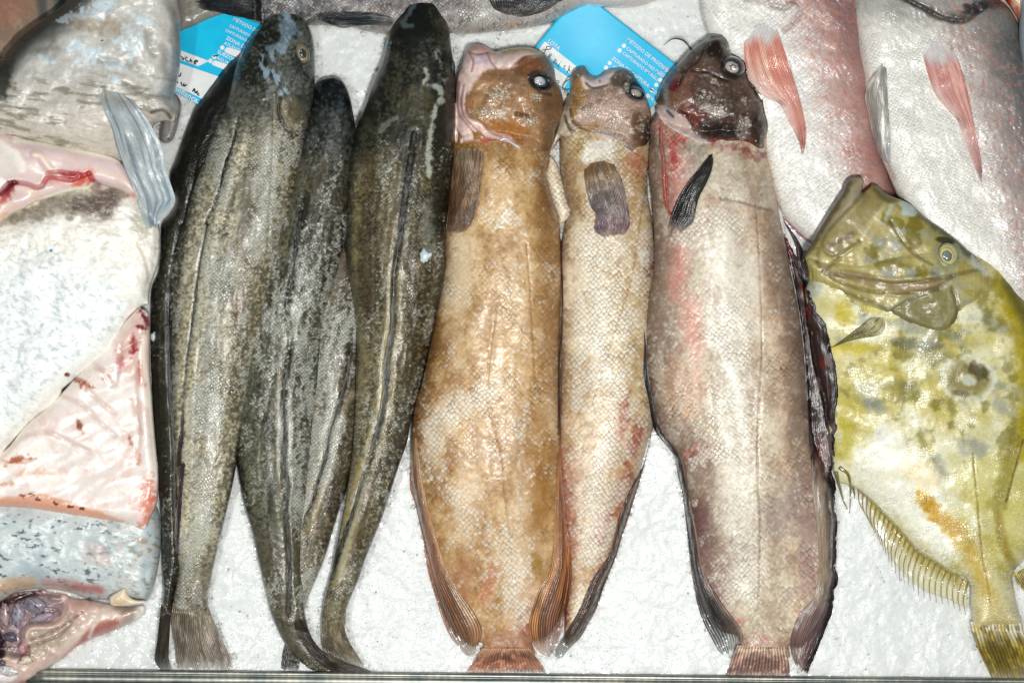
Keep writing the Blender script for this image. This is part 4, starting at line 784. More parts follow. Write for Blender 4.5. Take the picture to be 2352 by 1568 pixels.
def cusk_H():
    r = empty('cusk', 1680, 850, .02)
    out = [(1740,230),(1620,215),(1530,240),(1508,262)]+Q('hH',255,1050,262,1200,250,1350,245,1500)+[(1490,403),(1497,470),(1502,550),(1500,620),(1488,680),(1482,740),(1482,800),(1486,860),(1496,930),(1510,985),(1545,1040),(1562,1090),(1573,1150),(1586,1230),(1598,1310),(1610,1370),(1632,1420),(1658,1450),(1690,1458),(1700,1480),(1690,1510),(1812,1510),(1812,1480),(1840,1478),(1866,1448),(1890,1400),(1906,1340),(1912,1269),(1911,1180),(1900,1110),(1880,1060),(1862,1010)]+[(1854,915),(1849,842),(1842,768),(1831,695),(1816,622),(1805,567),(1790,494),(1781,446),(1772,396),(1762,348),(1762,290)]
    sp = [(1640,250),(1640,480),(1655,650),(1680,850),(1710,1050),(1735,1200),(1745,1350),(1745,1500)]
    b = Blob(out, h=lambda t: (.052-.034*sst(.55, 1, t))*(.1+.9*sst(-.03, .13, t)), zb=lambda X, Y: .014-.008*sst(1100, 1500, Y), spine=sp, p=2.3).base((196, 182, 160), sc=.7, fl=.25)
    b.paint(sst(.0, .7, b.NU(60, 100, 101)), (172, 154, 132), .5); b.paint(b.stroke([(1640,560),(1660,700),(1680,900),(1700,1050),(1700,1200),(1720,1350)], 34, 30, nz=14), (226, 220, 206), .8)
    b.paint((1-sst(-.85, -.2, b.sn+.2*b.NU(40, 60, 102))), (204, 172, 142), .7); b.paint(sst(.3, .9, b.sn+.12*b.NU(40, 60, 103)), (140, 122, 110), .85); b.paint(sst(.8, 1, b.sn), (112, 92, 84), .6)
    b.paint(b.area(Q('hH',280,920,420,1000,640,1150,640,1400,640,1568,450,1568,440,1200,300,1100), 8, nz=5), (206, 120, 108), .5)
    for x, y, rx, ry, c in ((1553,370,16,28,(176,30,34)),(1560,330,26,20,(186,60,56)),(1690,345,50,12,(128,38,42)),(1720,350,26,14,(120,40,44)),(1595,740,18,60,(214,140,124)),(1560,620,14,50,(212,132,118)),(1592,1190,20,30,(120,86,82)),(1600,1240,26,40,(132,104,104)),(1600,1040,30,20,(190,100,90)),(1690,1270,40,30,(150,128,124)),(1755,1465,8,8,(208,80,74)),(1697,1425,12,10,(200,90,84)),(1600,900,24,60,(208,160,128)),(1640,480,20,40,(205,160,140))): b.paint(b.spot(x, y, rx, ry, 10, nz=.6, ns=14)*(.55+.45*sst(-.3, .4, b.N(6, 119))), c, .6)
    b.paint(b.area(Q('z3',1700,1010,1850,950,2080,1010,2160,1200,2170,1320,1960,1270,1800,1180,1730,1120), 14, nz=8), (184, 174, 156), .75)
    b.paint(b.stroke(Q('hH',640,1300,760,1280,760,1450,640,1568), 16, 14), (150, 140, 132), .6)
    fl = b.stroke([(1560,545),(1620,500),(1690,520)], 20, 14, nz=10)+b.stroke([(1590,1060),(1640,1040),(1690,1040)], 16, 12, nz=8)+b.spot(1595, 1155, 9, 9, nz=.4)+b.spot(1690, 760, 50, 80, 0, nz=.4)*.7+b.spot(1690, 1330, 60, 60, nz=.5)*.5
    b.fl = np.clip(.15+.3*b.NU(26, 36, 106)+.7*fl, 0, 1); b.sc = np.clip(.3+.65*b.NU(80, 90, 107)+.6*fl+.35*sst(.3, .8, b.t), .05, 1)
    for q in ([(1735,470),(1745,620),(1750,800),(1742,950),(1740,1090),(1745,1220),(1742,1370)],): ll = b.stroke(q, 2, 2, nz=1); b.paint(ll, (140, 112, 88), .75); b.lift(ll, -.7)
    crease(b, Q('z3',1850,1240,1960,1260,2060,1290,2180,1325), 3, -1.2, (96, 78, 66), .5); crease(b, [(1575,1070),(1600,1055),(1625,1025)], 2, -.8, (150, 70, 60), .5)
    b.grain(b.X*0+1, 6, 305, (232, 224, 208), (128, 108, 92), .24); b.grain(b.X*0+1, 34, 306, (226, 218, 200), (150, 122, 104), .3, 80, 1.5)
    for x, y, rx, ry, an, c, a in ((1560, 430, 30, 60, 0, (196, 110, 104), .45), (1560, 620, 22, 90, 0, (206, 140, 126), .5), (1590, 760, 24, 90, -8, (210, 146, 130), .5), (1560, 880, 40, 60, 0, (206, 160, 128), .45), (1690, 700, 56, 200, -3, (230, 228, 220), .5), (1690, 1100, 40, 220, -3, (226, 222, 210), .5), (1790, 600, 30, 120, -8, (126, 108, 98), .5), (1825, 820, 24, 160, -4, (124, 104, 96), .55), (1840, 1080, 30, 160, 0, (130, 110, 104), .5), (1600, 1180, 24, 34, 0, (110, 74, 74), .6), (1612, 1245, 30, 40, 10, (124, 92, 92), .55), (1650, 1330, 30, 60, -10, (150, 112, 104), .45), (1860, 1250, 26, 120, 0, (150, 122, 122), .5), (1790, 1180, 40, 60, 0, (150, 136, 136), .4), (1750, 1480, 60, 26, 0, (178, 142, 128), .6)): b.paint(b.spot(x, y, rx, ry, an, soft=.6, nz=.4, ns=24), c, a)
    b.lift(b.NU(50, 110, 109, 2), 1.8); b.lift(b.N(9, 108), .25)
    b.build('body', M_cusk, r)
    tailfin(r, [(1478,760),(1478,860),(1490,920),(1502,985),(1534,1027),(1553,1053),(1556,1086),(1567,1133),(1575,1195),(1582,1258),(1589,1316),(1600,1379),(1615,1426),(1637,1470),(1652,1496),(1668,1509)], [(1482,760),(1492,870),(1506,940),(1524,985),(1556,1030),(1574,1067),(1583,1140),(1600,1214),(1615,1305),(1655,1379),(1700,1440),(1706,1467),(1690,1496)], (66, 54, 52), side=(1, (168, 142, 126)), n=11, seed=71, off=.0015, arch=4, nv=300, jag=.02, name='anal_fin', rootc=(40, 42, 50), dark=.4, tipc=(30, 36, 42))
    s = Patch([(1803,560),(1818,622),(1833,695),(1844,768),(1851,842),(1856,915),(1858,976),(1860,1031),(1866,1122),(1876,1214),(1880,1300),(1868,1370),(1835,1410),(1815,1470),(1822,1520)], [(1800,510),(1848,640),(1880,717),(1902,761),(1911,798),(1921,842),(1922,915),(1919,951),(1917,1000),(1915,1086),(1921,1177),(1923,1269),(1921,1342),(1915,1375),(1901,1426),(1886,1467),(1850,1552)], nu=44, nv=420, off=.0015, arch=4, jag=.01).base((62, 38, 36), wr=.7, fl=.0, sc=.1); s.X += 5*s.u*fbm(s.v*40, s.v*0, 77, 3)
    s.paint(sst(.1, .5, fbm(s.u*2, s.v*9, 5))*(1-sst(.45, .6, s.v)), (126, 34, 30), .9); s.paint(sst(.2, .6, fbm(s.u*3, s.v*12, 8))*sst(.3, .4, s.v), (116, 90, 78), .6)
    s.paint(sst(.48, .6, s.v)*(1-sst(.35, .9, s.u+.2*fbm(s.u*2, s.v*16, 31))), (160, 144, 126), .95); s.paint(sst(.8, .9, s.v), (124, 98, 98), .7); s.paint(sst(.72, 1, s.u), (24, 20, 24), .8); s.paint(sst(.35, .6, fbm(s.u*4, s.v*20, 15))*(1-sst(.6, .7, s.v)), (180, 168, 168), .5)
    s.ray(16, mm=.25, dark=.3, seed=4); s.lift(fbm(s.u*2, s.v*8, 3), 1.5); s.build('dorsal_fin', M_fin, r, depth=.003)
    tailfin(r, [(1795,500),(1825,560),(1835,620),(1856,640)], [(1800,505),(1832,550),(1846,580),(1860,634)], (66, 42, 42), n=5, seed=74, name='dorsal_fin', off=.001, jag=.02, dark=.4)
    tailfin(r, Q('b3',1175,1330,1150,1390,1130,1450,1095,1522), Q('b3',1480,1330,1492,1400,1500,1450,1505,1527), (182, 150, 136), n=18, seed=73, off=.002, jag=.02, rootc=(204, 186, 164), tipc=(140, 100, 92))
    hd = Q('hH',870,130,900,105,960,95,1010,105,1050,140,1080,190,1095,260,1120,310,1180,330,1240,370,1268,440,1280,520,1300,580,1350,640,1400,700,1435,760,1450,850,1465,930,1490,1020,1490,1100,1470,1200,1455,1280,1400,1290,1300,1235,1200,1210,1080,1215,1000,1200,880,1240,750,1210,640,1170,530,1110,450,1060,400,1010,350,960,325,900,340,850,315,790,340,740,370,660,410,580,450,520,520,440,600,360,680,270,770,200)
    b = Blob(hd, h=.038, zb=.022, R=84, p=2.1, res=1.8, blur=4).base((104, 84, 72), sc=.4, fl=.1); b.Z = np.maximum(b.Z, hm_at(b.X, b.Y)+.001)
    b.U, b.V = b.X*.9-b.Y*.3, b.X*.3+b.Y*.9
    b.paint(sst(0, .7, b.N(26, 111)), (126, 108, 94), .5); b.paint(sst(.0, .8, b.N(16, 112)), (72, 54, 46), .55)
    b.paint(b.area(Q('hH',880,120,1000,100,1090,200,1110,320,980,380,850,300,830,200), 8, nz=5), (46, 34, 28), .85)
    b.paint(b.area(Q('hH',480,560,600,470,760,420,780,500,680,620,700,800,620,900,480,900,420,760), 12, nz=8), (142, 98, 78), .7)
    b.paint(b.spot(*Q('hH',520,620)[0], 12, 18, 30, nz=.4), (122, 26, 32), .85); b.paint(b.spot(*Q('hH',710,960)[0], 24, 34, -20, nz=.4), (132, 52, 42), .7); b.paint(b.area(Q('hH',820,1020,1200,1080,1200,1180,1000,1180,840,1120), 12, nz=6), (44, 34, 32), .8)
    b.paint(b.area(Q('hH',1300,980,1450,900,1480,1100,1440,1250,1340,1200), 10, nz=6), (58, 40, 30), .7)
    ed = b.area(Q('hH',325,890,350,840,440,860,560,930,640,960,720,1080,800,1180,900,1230,750,1210,530,1110,400,1010), 5, nz=2); b.paint(ed, (206, 186, 178), .9); b.paint(b.stroke(Q('hH',330,900,360,970,450,1060,560,1120,680,1180,800,1220,900,1240), 5, 4), (212, 205, 208), .85)
    b.lift(b.stroke(Q('hH',360,970,450,1060,560,1120,680,1180,800,1220), 6, 6), 2); b.paint(b.stroke(Q('hH',930,1210,1050,1230,1180,1225,1300,1250), 10, 8, nz=6), (140, 60, 66), .7)
    b.paint(b.stroke(Q('hH',790,240,850,180,920,150,1000,140), 3, 2, nz=2), (150, 165, 176), .7); b.paint(b.stroke(Q('hH',420,640,430,760,440,860,470,940), 7, 6, nz=4), (150, 160, 170), .6)
    b.paint(b.stroke(Q('hH',560,480,640,380,760,270,830,200), 6, 5, nz=4), (60, 56, 56), .7); b.paint(b.stroke(Q('hH',780,540,900,520,990,530), 3, 3, nz=2), (158, 150, 150), .6)
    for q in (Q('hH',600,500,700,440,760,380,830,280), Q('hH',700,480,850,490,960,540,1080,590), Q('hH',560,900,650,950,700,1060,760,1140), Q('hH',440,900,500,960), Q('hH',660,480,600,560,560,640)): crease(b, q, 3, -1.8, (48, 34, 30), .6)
    fl = b.area(Q('hH',770,850,850,810,980,860,1060,930,960,960,830,930), 8, nz=5)+b.area(Q('hH',870,560,980,570,1000,640,900,620), 7, nz=5)*.7+b.area(Q('hH',1150,730,1300,760,1290,820,1180,780), 7, nz=5)*.6+b.area(Q('hH',1180,1000,1300,960,1280,1180,1200,1200), 8, nz=8)*.7
    fl = np.clip(fl, 0, 1)*(1-ed); b.fl = np.clip(fl*.55+.12, 0, 1)*(1-ed); b.sc = np.clip(.35+fl+.2*b.N(30, 115), 0, 1)*(1-ed)*sst(140, 190, b.Y); b.paint(fl, (166, 158, 148), .35)
    ex, ey = Q('hH', 1135, 440)[0]; sockets(b, ex, ey, 22, 20, 25, -2); b.paint(b.spot(ex, ey, 31, 27, 25, soft=.2), (34, 36, 38), .8)
    b.lift(b.spot(*Q('hH',1100,880)[0], 55, 55, soft=.9), 4); b.lift(b.spot(*Q('hH',1390,730)[0], 9, 16, -20), -3); b.paint(b.spot(*Q('hH',1390,730)[0], 9, 17, -25, soft=.3), (44, 24, 22), .8)
    b.lift(b.N(20, 117, 0, 1, 2), 1.2); b.lift(b.N(7, 118), .3); b.build('head', M_cuskh, r)
    e = Blob(ellipse(*Q('hH',1135,432)[0], 28, 22, 30), h=.011, zb=0, R=20, res=.9, blur=1); e.Z += hm_at(e.X, e.Y).mean()-.001; e.base((120, 124, 126))
    x, y = Q('hH',1120,445)[0]; e.paint(e.spot(x, y, 22, 19, 20, soft=.25), (58, 70, 80)); e.paint(e.spot(x-1, y, 16, 13, 20, soft=.2, nz=.1, ns=5), (188, 172, 160)); e.paint(e.spot(x+1, y-2, 8, 6, 0, soft=.5, nz=.3, ns=4), (84, 96, 108), .9); e.paint(e.spot(x+2, y-1, 3.5, 2.6), (212, 206, 200))
    e.build('eye', M_eyep, r, depth=.006)
    tailfin(r, Q('z3',1770,975,1725,1050,1660,1130,1600,1220,1550,1330,1522,1440), Q('z3',1812,965,1800,1060,1765,1150,1722,1230,1700,1310,1680,1390,1585,1482), (58, 56, 56), n=9, seed=75, off=.005, jag=.08, name='pectoral_fin', dark=.4, tipc=(44, 46, 50), arch=4, nv=100)
    red = skin('raw_red_skin', rough=.3, coat=.8, wr=.5, bump=.5, spk=.4)
    for q, w_ in ((Q('z3',1478,760,1480,880,1495,1010,1500,1150,1512,1280,1540,1352), 4.2), (Q('z3',1512,1080,1520,1200,1515,1280,1530,1330,1545,1355), 2.4)):
        P = resample(curve(q), 60); s = Patch(list(map(tuple, P-[w_, 0])), list(map(tuple, P+[w_, 0])), nu=8, nv=110, off=.002, arch=3).base((196, 122, 112), wr=.5); s.paint(sst(0, .5, fbm(s.u*2, s.v*14, 3)), (160, 96, 86), .7); s.paint(sst(.55, .8, s.v), (212, 92, 80), .6); s.build('barbel', red, r, depth=.002)
    tube('barbel', Q('hH',690,255,650,200,610,165,550,145,490,150,440,185,405,215), 3.2, plain('dark_barbel', (40, 34, 34), rough=.3, coat=.6), r, z=[.045, .03, .02, .014, .012, .008, .006], r1=.5)
    tag(r, 'pale bellied cusk with dark brown head, bulging cloudy eye and red neck', 'fish', 'stout brown cusks with tilted heads')
# ------------------------------------------------------------------ silver pink breams and the john dory
M_bream = skin('bream_skin', su=7.5, sv=6.5, rnd=.45, var=.08, edge=.05, tip=.16, bump=.3, flake=(244, 244, 240), rough=.34, coat=.5, crough=.16, wr=.3, spk=.2, spec=.5)
M_red = skin('red_fin', su=6, sv=60, rnd=1, var=.05, edge=.05, tip=0, bump=.25, rough=.3, coat=.8, crough=.1, wr=.4, spk=.2, sss=.15, thin=True)
M_dory = skin('dory_skin', su=6.5, sv=6.5, rnd=.8, var=.14, edge=.2, tip=.15, bump=.4, flake=(232, 226, 190), rough=.38, coat=.3, crough=.2, wr=.2, spk=.3, diamond=False, wetb=.12)
M_doryh = skin('dory_head_skin', su=10, sv=10, rnd=1, var=.1, edge=.1, tip=.05, bump=.3, flake=(200, 200, 180), rough=.42, coat=.22, crough=.16, wr=.25, spk=.4, wetb=.2)
def fan(root, left, right, base, col, seed, n=26, off=.0025, nv=150, jag=.1, tipfade=None):
    s = Patch(left, right, nu=n*5, nv=nv, off=off, jag=jag, arch=2, seed=seed, nj=30, ramp=.2).base(base, wr=.5)
    t = s.v+.05*fbm(s.u*6, s.v*2, seed); m = sst(.08, .2, t); s.paint(m, col, .95)
    st = fbm(s.u*9, s.v*1.3, seed+2, 3); s.paint(m*sst(.2, .7, st), np.minimum(np.array(col)*1.12+np.array([8, 50, 46]), 255), .6); s.paint(m*sst(.2, .7, -st)*.5, np.array(col)*.82, .7)
    if tipfade is not None: s.paint(sst(.6, 1, t), tipfade, .6)
    s.paint((1-sst(.15, .7, s.u+.2*fbm(s.u*20, s.v*2, seed)))*sst(.15, .45, s.v), (226, 206, 200), .55); s.paint((1-sst(.04, .2, t)), (226, 222, 222), .85); s.lift((1-sst(.0, .16, s.v)), 1.2)
    s.ray(n, mm=.35, dark=.16, seed=seed); s.al = .84-.6*sst(.3, .9, s.v)*sst(-.3, .6, -np.sin(2*np.pi*n*s.u))-.35*(1-sst(.0, .35, s.u))*sst(.2, .4, s.v); s.al = np.clip(s.al, .2, 1); return s.build('pectoral_fin', M_red, root, depth=.0015)
def breams():
    r = empty('pink_bream', 1820, 250, .02)
    out = [(1604,-60),(1606,0),(1610,37),(1624,73),(1650,110),(1690,200),(1740,330),(1770,420),(1790,480),(1820,520),(1869,560),(1960,600),(2100,600),(2110,500),(2063,451),(2041,403),(2022,340),(2010,240),(2000,100),(1990,-80),(1800,-110)]
    b = Blob(out, h=.034, zb=.0, R=75, spine=None, p=2.2).base((228, 226, 220), sc=.7, fl=.5)
    a = math.radians(-14); b.U, b.V = b.X*math.cos(a)-b.Y*math.sin(a)*-1, b.Y*math.cos(a)+b.X*math.sin(a)
    xr = b.X-(1720+.36*b.Y)      # distance across from the belly towards the back
    b.paint(sst(10, 170, xr+18*b.N(40, 121)), (180, 142, 136), .85); b.paint(sst(130, 260, xr+14*b.N(30, 122)), (128, 96, 96), .85); b.paint(sst(235, 330, xr), (84, 62, 70), .8)
    b.paint(b.area([(1940,330),(2030,330),(2080,470),(1960,440)], 20, nz=12), (170, 118, 110), .45)
    b.paint(b.area(Q('z4',280,0,500,0,590,20,520,60,420,30), 8, nz=4), (150, 120, 116), .8); b.paint(b.area([(1790,-40),(1860,-10),(1960,10),(1990,-60)], 12, nz=8), (140, 116, 124), .6)
    crease(b, Q('z4',470,35,540,50,600,10,640,60,600,130,540,190), 5, -3, (150, 110, 112), .5); crease(b, [(1624,73),(1612,30),(1606,-20)], 4, -2, (120, 118, 114), .5)
    b.fl = np.clip(.55+.3*b.N(30, 124)-sst(60, 240, xr), 0, 1); b.lift(b.N(60, 125, 0, 1, 2), 2); b.lift(b.N(6, 126, 70, 2), .45)
    dots = sst(.35, .6, b.N(5, 127, 70, 1.6, 2)); b.paint(dots*sst(20, 120, xr)*(1-sst(240, 300, xr)), (196, 120, 100), .45)
    b.build('body', M_bream, r)
    s = Patch([(1790,488),(1820,520),(1850,545),(1880,562)], [(1795,500),(1815,530),(1845,556),(1875,572)], nu=14, nv=60, off=.001, arch=1).base((196, 200, 206)); s.paint(1-sst(.3, .7, s.u), (160, 90, 96), .7); s.build('anal_fin', M_red, r)
    fan(r, Q('z4',282,190,280,300,300,450,350,560,430,620,500,650,560,760,620,880,648,985), Q('z4',478,120,500,200,520,270,580,450,640,650,668,780,672,850,664,930,652,985), (222, 218, 220), (226, 150, 134), 131, n=26, tipfade=(216, 108, 92))
    crease_m = plain('blood_spot', (150, 70, 60), rough=.3, coat=.6)
    tag(r, 'silvery bream with the brighter salmon red fin, left of the other bream', 'fish', 'pink silver breams')
    r = empty('pink_bream', 2180, 300, .03)
    out = [(1953,-90),(1954,0),(1963,55),(1972,121),(1983,176),(1988,238),(2001,300),(2019,352),(2041,403),(2056,440),(2066,462),(2120,560),(2240,640),(2420,760),(2460,500),(2420,240),(2370,150),(2344,92),(2338,55),(2320,22),(2296,-2),(2240,-70),(2100,-110)]
    b = Blob(out, h=.042, zb=.012, R=95, p=2.2).base((224, 222, 214), sc=.65, fl=.45)
    a = math.radians(-16); b.U, b.V = b.X*math.cos(a)+b.Y*math.sin(a), b.Y*math.cos(a)-b.X*math.sin(a)
    xr = b.X-(2110+.30*b.Y)
    b.paint(sst(-30, 90, xr+18*b.N(40, 141)), (184, 172, 168), .85); b.paint(sst(50, 150, xr+14*b.N(30, 142)), (140, 132, 130), .85); b.paint(sst(110, 200, xr+10*b.N(16, 143)), (100, 102, 104), .85)
    b.paint(1-sst(20, 95, b.Y+22*b.N(40, 144)-.1*(b.X-2100)), (150, 150, 146), .7)
    b.paint(b.stroke([(2060,-20),(2110,12),(2160,36),(2200,42),(2240,20),(2290,4)], 10, 8, nz=5), (74, 70, 68), .7); crease(b, [(2060,-10),(2115,16),(2165,42),(2215,48),(2250,26)], 4, -4, (60, 56, 52), .6); b.paint(b.spot(2240, 20, 26, 14, -10, nz=.5), (50, 52, 60), .7)
    crease(b, [(2188,100),(2196,140),(2204,165)], 4, -2, (150, 110, 96), .5)
    dots = sst(.3, .6, b.N(5, 147, 74, 1.6, 2)); b.paint(dots*sst(0, 70, xr)*(1-sst(170, 260, xr)), (190, 136, 124), .55)
    b.paint(sst(420, 560, b.Y)*sst(60, 130, xr+10*b.N(20, 148)), (178, 142, 142), .5)
    b.fl = np.clip(.55+.3*b.N(30, 149)-sst(20, 160, xr), 0, 1)*sst(20, 110, b.Y); b.lift(b.N(60, 145, 0, 1, 2), 2); b.lift(b.N(6, 146, 75, 2), .45)
    b.paint(sst(.5, .7, b.N(6, 150))*sst(110, 170, xr), (120, 160, 150), .35); crease(b, [(2020,340),(2040,380),(2052,410)], 4, -1, (160, 140, 110), .4)
    b.build('body', M_bream, r)
    fan(r, Q('z4',1385,255,1400,330,1430,450,1480,590,1560,690,1620,760,1690,950,1740,1080,1770,1160), Q('z4',1585,270,1610,330,1660,480,1700,650,1730,800,1760,950,1775,1060,1774,1150), (206, 198, 200), (214, 146, 138), 151, n=28, tipfade=(206, 160, 156))
    s = tailfin(r, Q('z4',1120,420,1070,500,1042,600,1060,700,1090,850,1150,1000,1195,1030), Q('z4',1160,385,1175,430,1182,600,1196,800,1200,930,1204,1030), (196, 194, 188), n=12, seed=155, off=.003, jag=.02, name='pelvic_fin', dark=.12, mat=M_red, arch=3, tipc=(186, 190, 196))
    tag(r, 'larger bream at the top right with pale belly fin and dull red fin', 'fish', 'pink silver breams')
    # slivers of two more pieces in the corner
    r = empty('cut_fish', 2340, 20, .02)
    Blob([(2270,-60),(2300,-10),(2322,20),(2340,52),(2348,95),(2400,160),(2440,60),(2420,-60)], h=.02, zb=.004, R=30).base((206, 172, 150)).paint(1, (0,0,0), 0).build('flesh', M_soft, r) if False else None
    b = Blob([(2270,-60),(2300,-10),(2322,20),(2340,52),(2348,95),(2400,160),(2440,60),(2420,-60)], h=.022, zb=.012, R=30).base((206, 172, 150)); b.paint(1-sst(2316, 2330, b.X+4*b.N(12, 2)), (190, 50, 26), .95); b.paint(b.stroke([(2336,20),(2345,60)], 5, 4), (190, 60, 40), .5); b.build('cut_flesh', M_soft, r)
    tag(r, 'sliver of raw red and pink flesh in the top right corner', 'fish piece')
    r = empty('silver_fish', 2420, 80, .02)
    b = Blob([(2345,-60),(2342,20),(2340,90),(2346,140),(2356,180),(2440,240),(2520,60),(2480,-60)], h=.04, zb=.02, R=30).base((178, 196, 200)); b.build('body', M_bream, r)
    tag(r, 'pale blue grey fish edge at the extreme right, beside the raw red flesh', 'fish')
def dory():
    r = empty('john_dory', 2150, 900, .03)
    zb = lambda X, Y: .046-.036*sst(450, 1250, Y+.0*X)
    out = [(1848,590),(1858,636),(1850,670),(1870,800),(1900,950),(1912,1050)]+Q('b4',845,250,880,310,980,340,1080,420,1180,520,1290,640,1380,740,1480,800,1580,870,1690,930,1700,1080,1720,1200,1735,1240,1900,1215,2020,1190,2000,1100,1980,1000,1970,880,2040,790,2200,600)+[(2460,1100),(2470,900),(2430,780),(2352,684),(2320,644),(2287,611),(2228,578),(2150,560),(1950,590)]
    sp = [(2150,560),(2170,700),(2190,900),(2215,1050),(2250,1200),(2275,1330),(2290,1440)]
    b = Blob(out, h=lambda t: .030-.008*sst(.6, 1, t), zb=zb, spine=sp, p=2.0).base((206, 200, 158), sc=.3, fl=.1, wr=.3)
    yel = (188, 174, 88); ol = (122, 116, 56); gr = (138, 146, 146); wh = (226, 228, 214)
    b.paint(sst(-.5, .6, b.N(60, 161, 70, 1.4, 3)), yel, .75); b.paint(sst(.0, .8, b.N(46, 162, 20, 1.4, 3)), wh, .5); b.paint(sst(.0, .8, b.N(38, 163, 20, 1.6, 3))*(1-sst(1050, 1200, b.Y)), gr, .55); b.paint(sst(.1, .8, b.N(30, 164, 0, 1, 3))*(1-sst(1020, 1150, b.Y)), ol, .55)
    b.paint(b.area([(1940,1010),(2040,980),(2140,1080),(2200,1220),(2180,1300),(2080,1220),(1980,1130)], 30, nz=22), (228, 228, 218), .85)
    b.paint(b.area([(2190,1080),(2300,1050),(2400,1050),(2400,1250),(2300,1280),(2260,1200)], 20, nz=16), (200, 196, 130), .7)
    b.paint(b.stroke([(2305,650),(2350,780),(2370,900),(2360,1040)], 26, 18, nz=10), (172, 152, 40), .75); b.paint(b.stroke([(2320,650),(2380,780),(2400,900)], 18, 14), (96, 92, 44), .7)
    b.paint(b.stroke([(2120,1140),(2150,1180),(2190,1220)], 16, 10, nz=8), (196, 146, 26), .85); b.paint(b.stroke([(2190,1210),(2230,1270),(2260,1330),(2280,1400)], 18, 12, nz=8), (196, 164, 78), .7); b.paint(b.spot(2115, 1085, 60, 34, 40, nz=.4), (238, 220, 180), .6)
    b.paint(b.stroke([(2330,1000),(2310,1100),(2290,1160)], 16, 12, nz=8), (140, 130, 50), .6); b.paint(b.stroke([(2290,1180),(2310,1260),(2330,1300)], 10, 8), (150, 128, 50), .6)
    for x, y, rx, ry, an, c in ((1960,800,60,16,-8,(196,176,50)),(2110,790,70,12,4,(92,94,74)),(2150,820,40,20,0,ol),(1990,860,40,30,40,yel),(2060,900,24,30,0,ol),(2100,910,16,16,0,(120,116,40)),(2010,930,30,16,20,gr),(1975,990,30,40,20,yel),(2000,700,30,20,10,(200,180,60)),(2050,920,20,34,0,yel),(1940,730,22,30,0,(198,178,64)),(2030,765,40,18,-20,(232,232,222)),(2090,840,30,14,0,(226,228,218)),(1960,950,20,60,10,yel),(1945,1000,16,60,0,(190,180,80))): b.paint(b.spot(x, y, rx, ry, an, nz=.35, ns=22, soft=.5), c, .6)
    cx, cy = 2222, 872; b.paint(b.spot(cx, cy, 66, 54, 0, soft=.1, nz=.2, ns=30), (214, 216, 198), .9); b.paint(b.spot(cx-2, cy, 52, 40, 0, soft=.4, nz=.2), (128, 116, 58), .75); b.paint(b.spot(cx+24, cy-20, 24, 17, 20, nz=.4), (84, 76, 50), .7); b.paint(b.spot(cx-14, cy+30, 26, 8, 10, nz=.4), (96, 86, 56), .5); b.paint(b.spot(cx+2, cy, 17, 14, nz=.2, soft=.3), (192, 196, 180), .9)
    b.paint(sst(1350, 1400, b.Y), (206, 196, 160), .6); b.paint(b.stroke(Q('b4',1700,930,1700,1080,1720,1230), 8, 6), (206, 204, 196), .6)
    ll = b.stroke([(2235,1040),(2245,1150),(2256,1270),(2275,1380)], 2, 2, nz=1); b.paint(ll, (150, 128, 62), .7); b.lift(ll, -.6)
    ll = b.stroke([(2350,1010),(2330,1080),(2312,1150)], 2, 2, nz=1); b.paint(ll, (104, 90, 40), .7)
    b.sc = np.clip(.35+.45*sst(1050, 1300, b.Y)+.2*b.N(50, 166), .1, .9); b.fl = np.clip(.2*sst(900, 1200, b.Y)+.15*b.N(30, 167), 0, 1)
    b.lift(b.N(60, 168, 0, 1, 2), 2.2); b.lift(b.N(14, 169, 0, 1, 2), .2); b.lift(b.N(5, 170), .08)
    b.build('body', M_dory, r)
    tailfin(r, Q('b4',1700,1180,1725,1280,1750,1350,1790,1440,1840,1545), Q('b4',2030,1190,2040,1250,2080,1330,2110,1430,2150,1560), (140, 122, 52), n=15, seed=171, off=.004, jag=.02, rootc=(214, 208, 192), dark=.22, tipc=(140, 122, 52), mm=.25)
    # anal fin: free curved rays joined by a low membrane
    P = resample(curve(Q('b4',1000,345,1080,425,1180,520,1290,640,1380,740,1480,800,1580,870,1690,935)), 24)
    Tp = resample(curve(Q('b4',1050,520,1130,680,1220,860,1300,950,1400,1030,1480,1060,1560,1080,1620,1110,1672,1140)), 24)
    ray = plain('fin_ray', (150, 132, 66), rough=.3, coat=.7)
    s = Patch([tuple(p-(3, 3)) for p in P], [tuple(p+(t-p)*.8) for p, t in zip(P, Tp)], nu=30, nv=140, off=.0012, drape=True, arch=1).base((206, 204, 176)); s.paint(1-sst(.2, .6, s.u), (180, 164, 96), .7); s.mul(sst(.3, 1, np.sin(s.v*2*np.pi*24)), .9); s.build('anal_fin', M_red, r, depth=.001)
    for i, (p, t) in enumerate(zip(P, Tp)):
        d = t-p; mid = p+d*.5+np.array([-.10*d[1]*.5-4, .04*d[0]]); tube('fin_ray', [tuple(p), tuple(mid), tuple(t)], 2.0, ray, r, r1=.5, zoff=.0016, seg=6)
    for q in (Q('b4',860,240,880,330,905,420,943,505), Q('b4',880,215,935,260,950,350,945,500), Q('b4',960,330,975,380,976,410)): tube('pelvic_ray', q, 4.5, plain('spine_skin', (120, 112, 60), rough=.3, coat=.7), r, r1=.6, zoff=.002)
    tailfin(r, Q('b4',1972,880,1990,930,2040,990,2100,1040), Q('b4',2035,830,2080,880,2140,930,2180,990), (184, 170, 100), n=7, seed=174, off=.001, jag=.1, name='dorsal_fin')
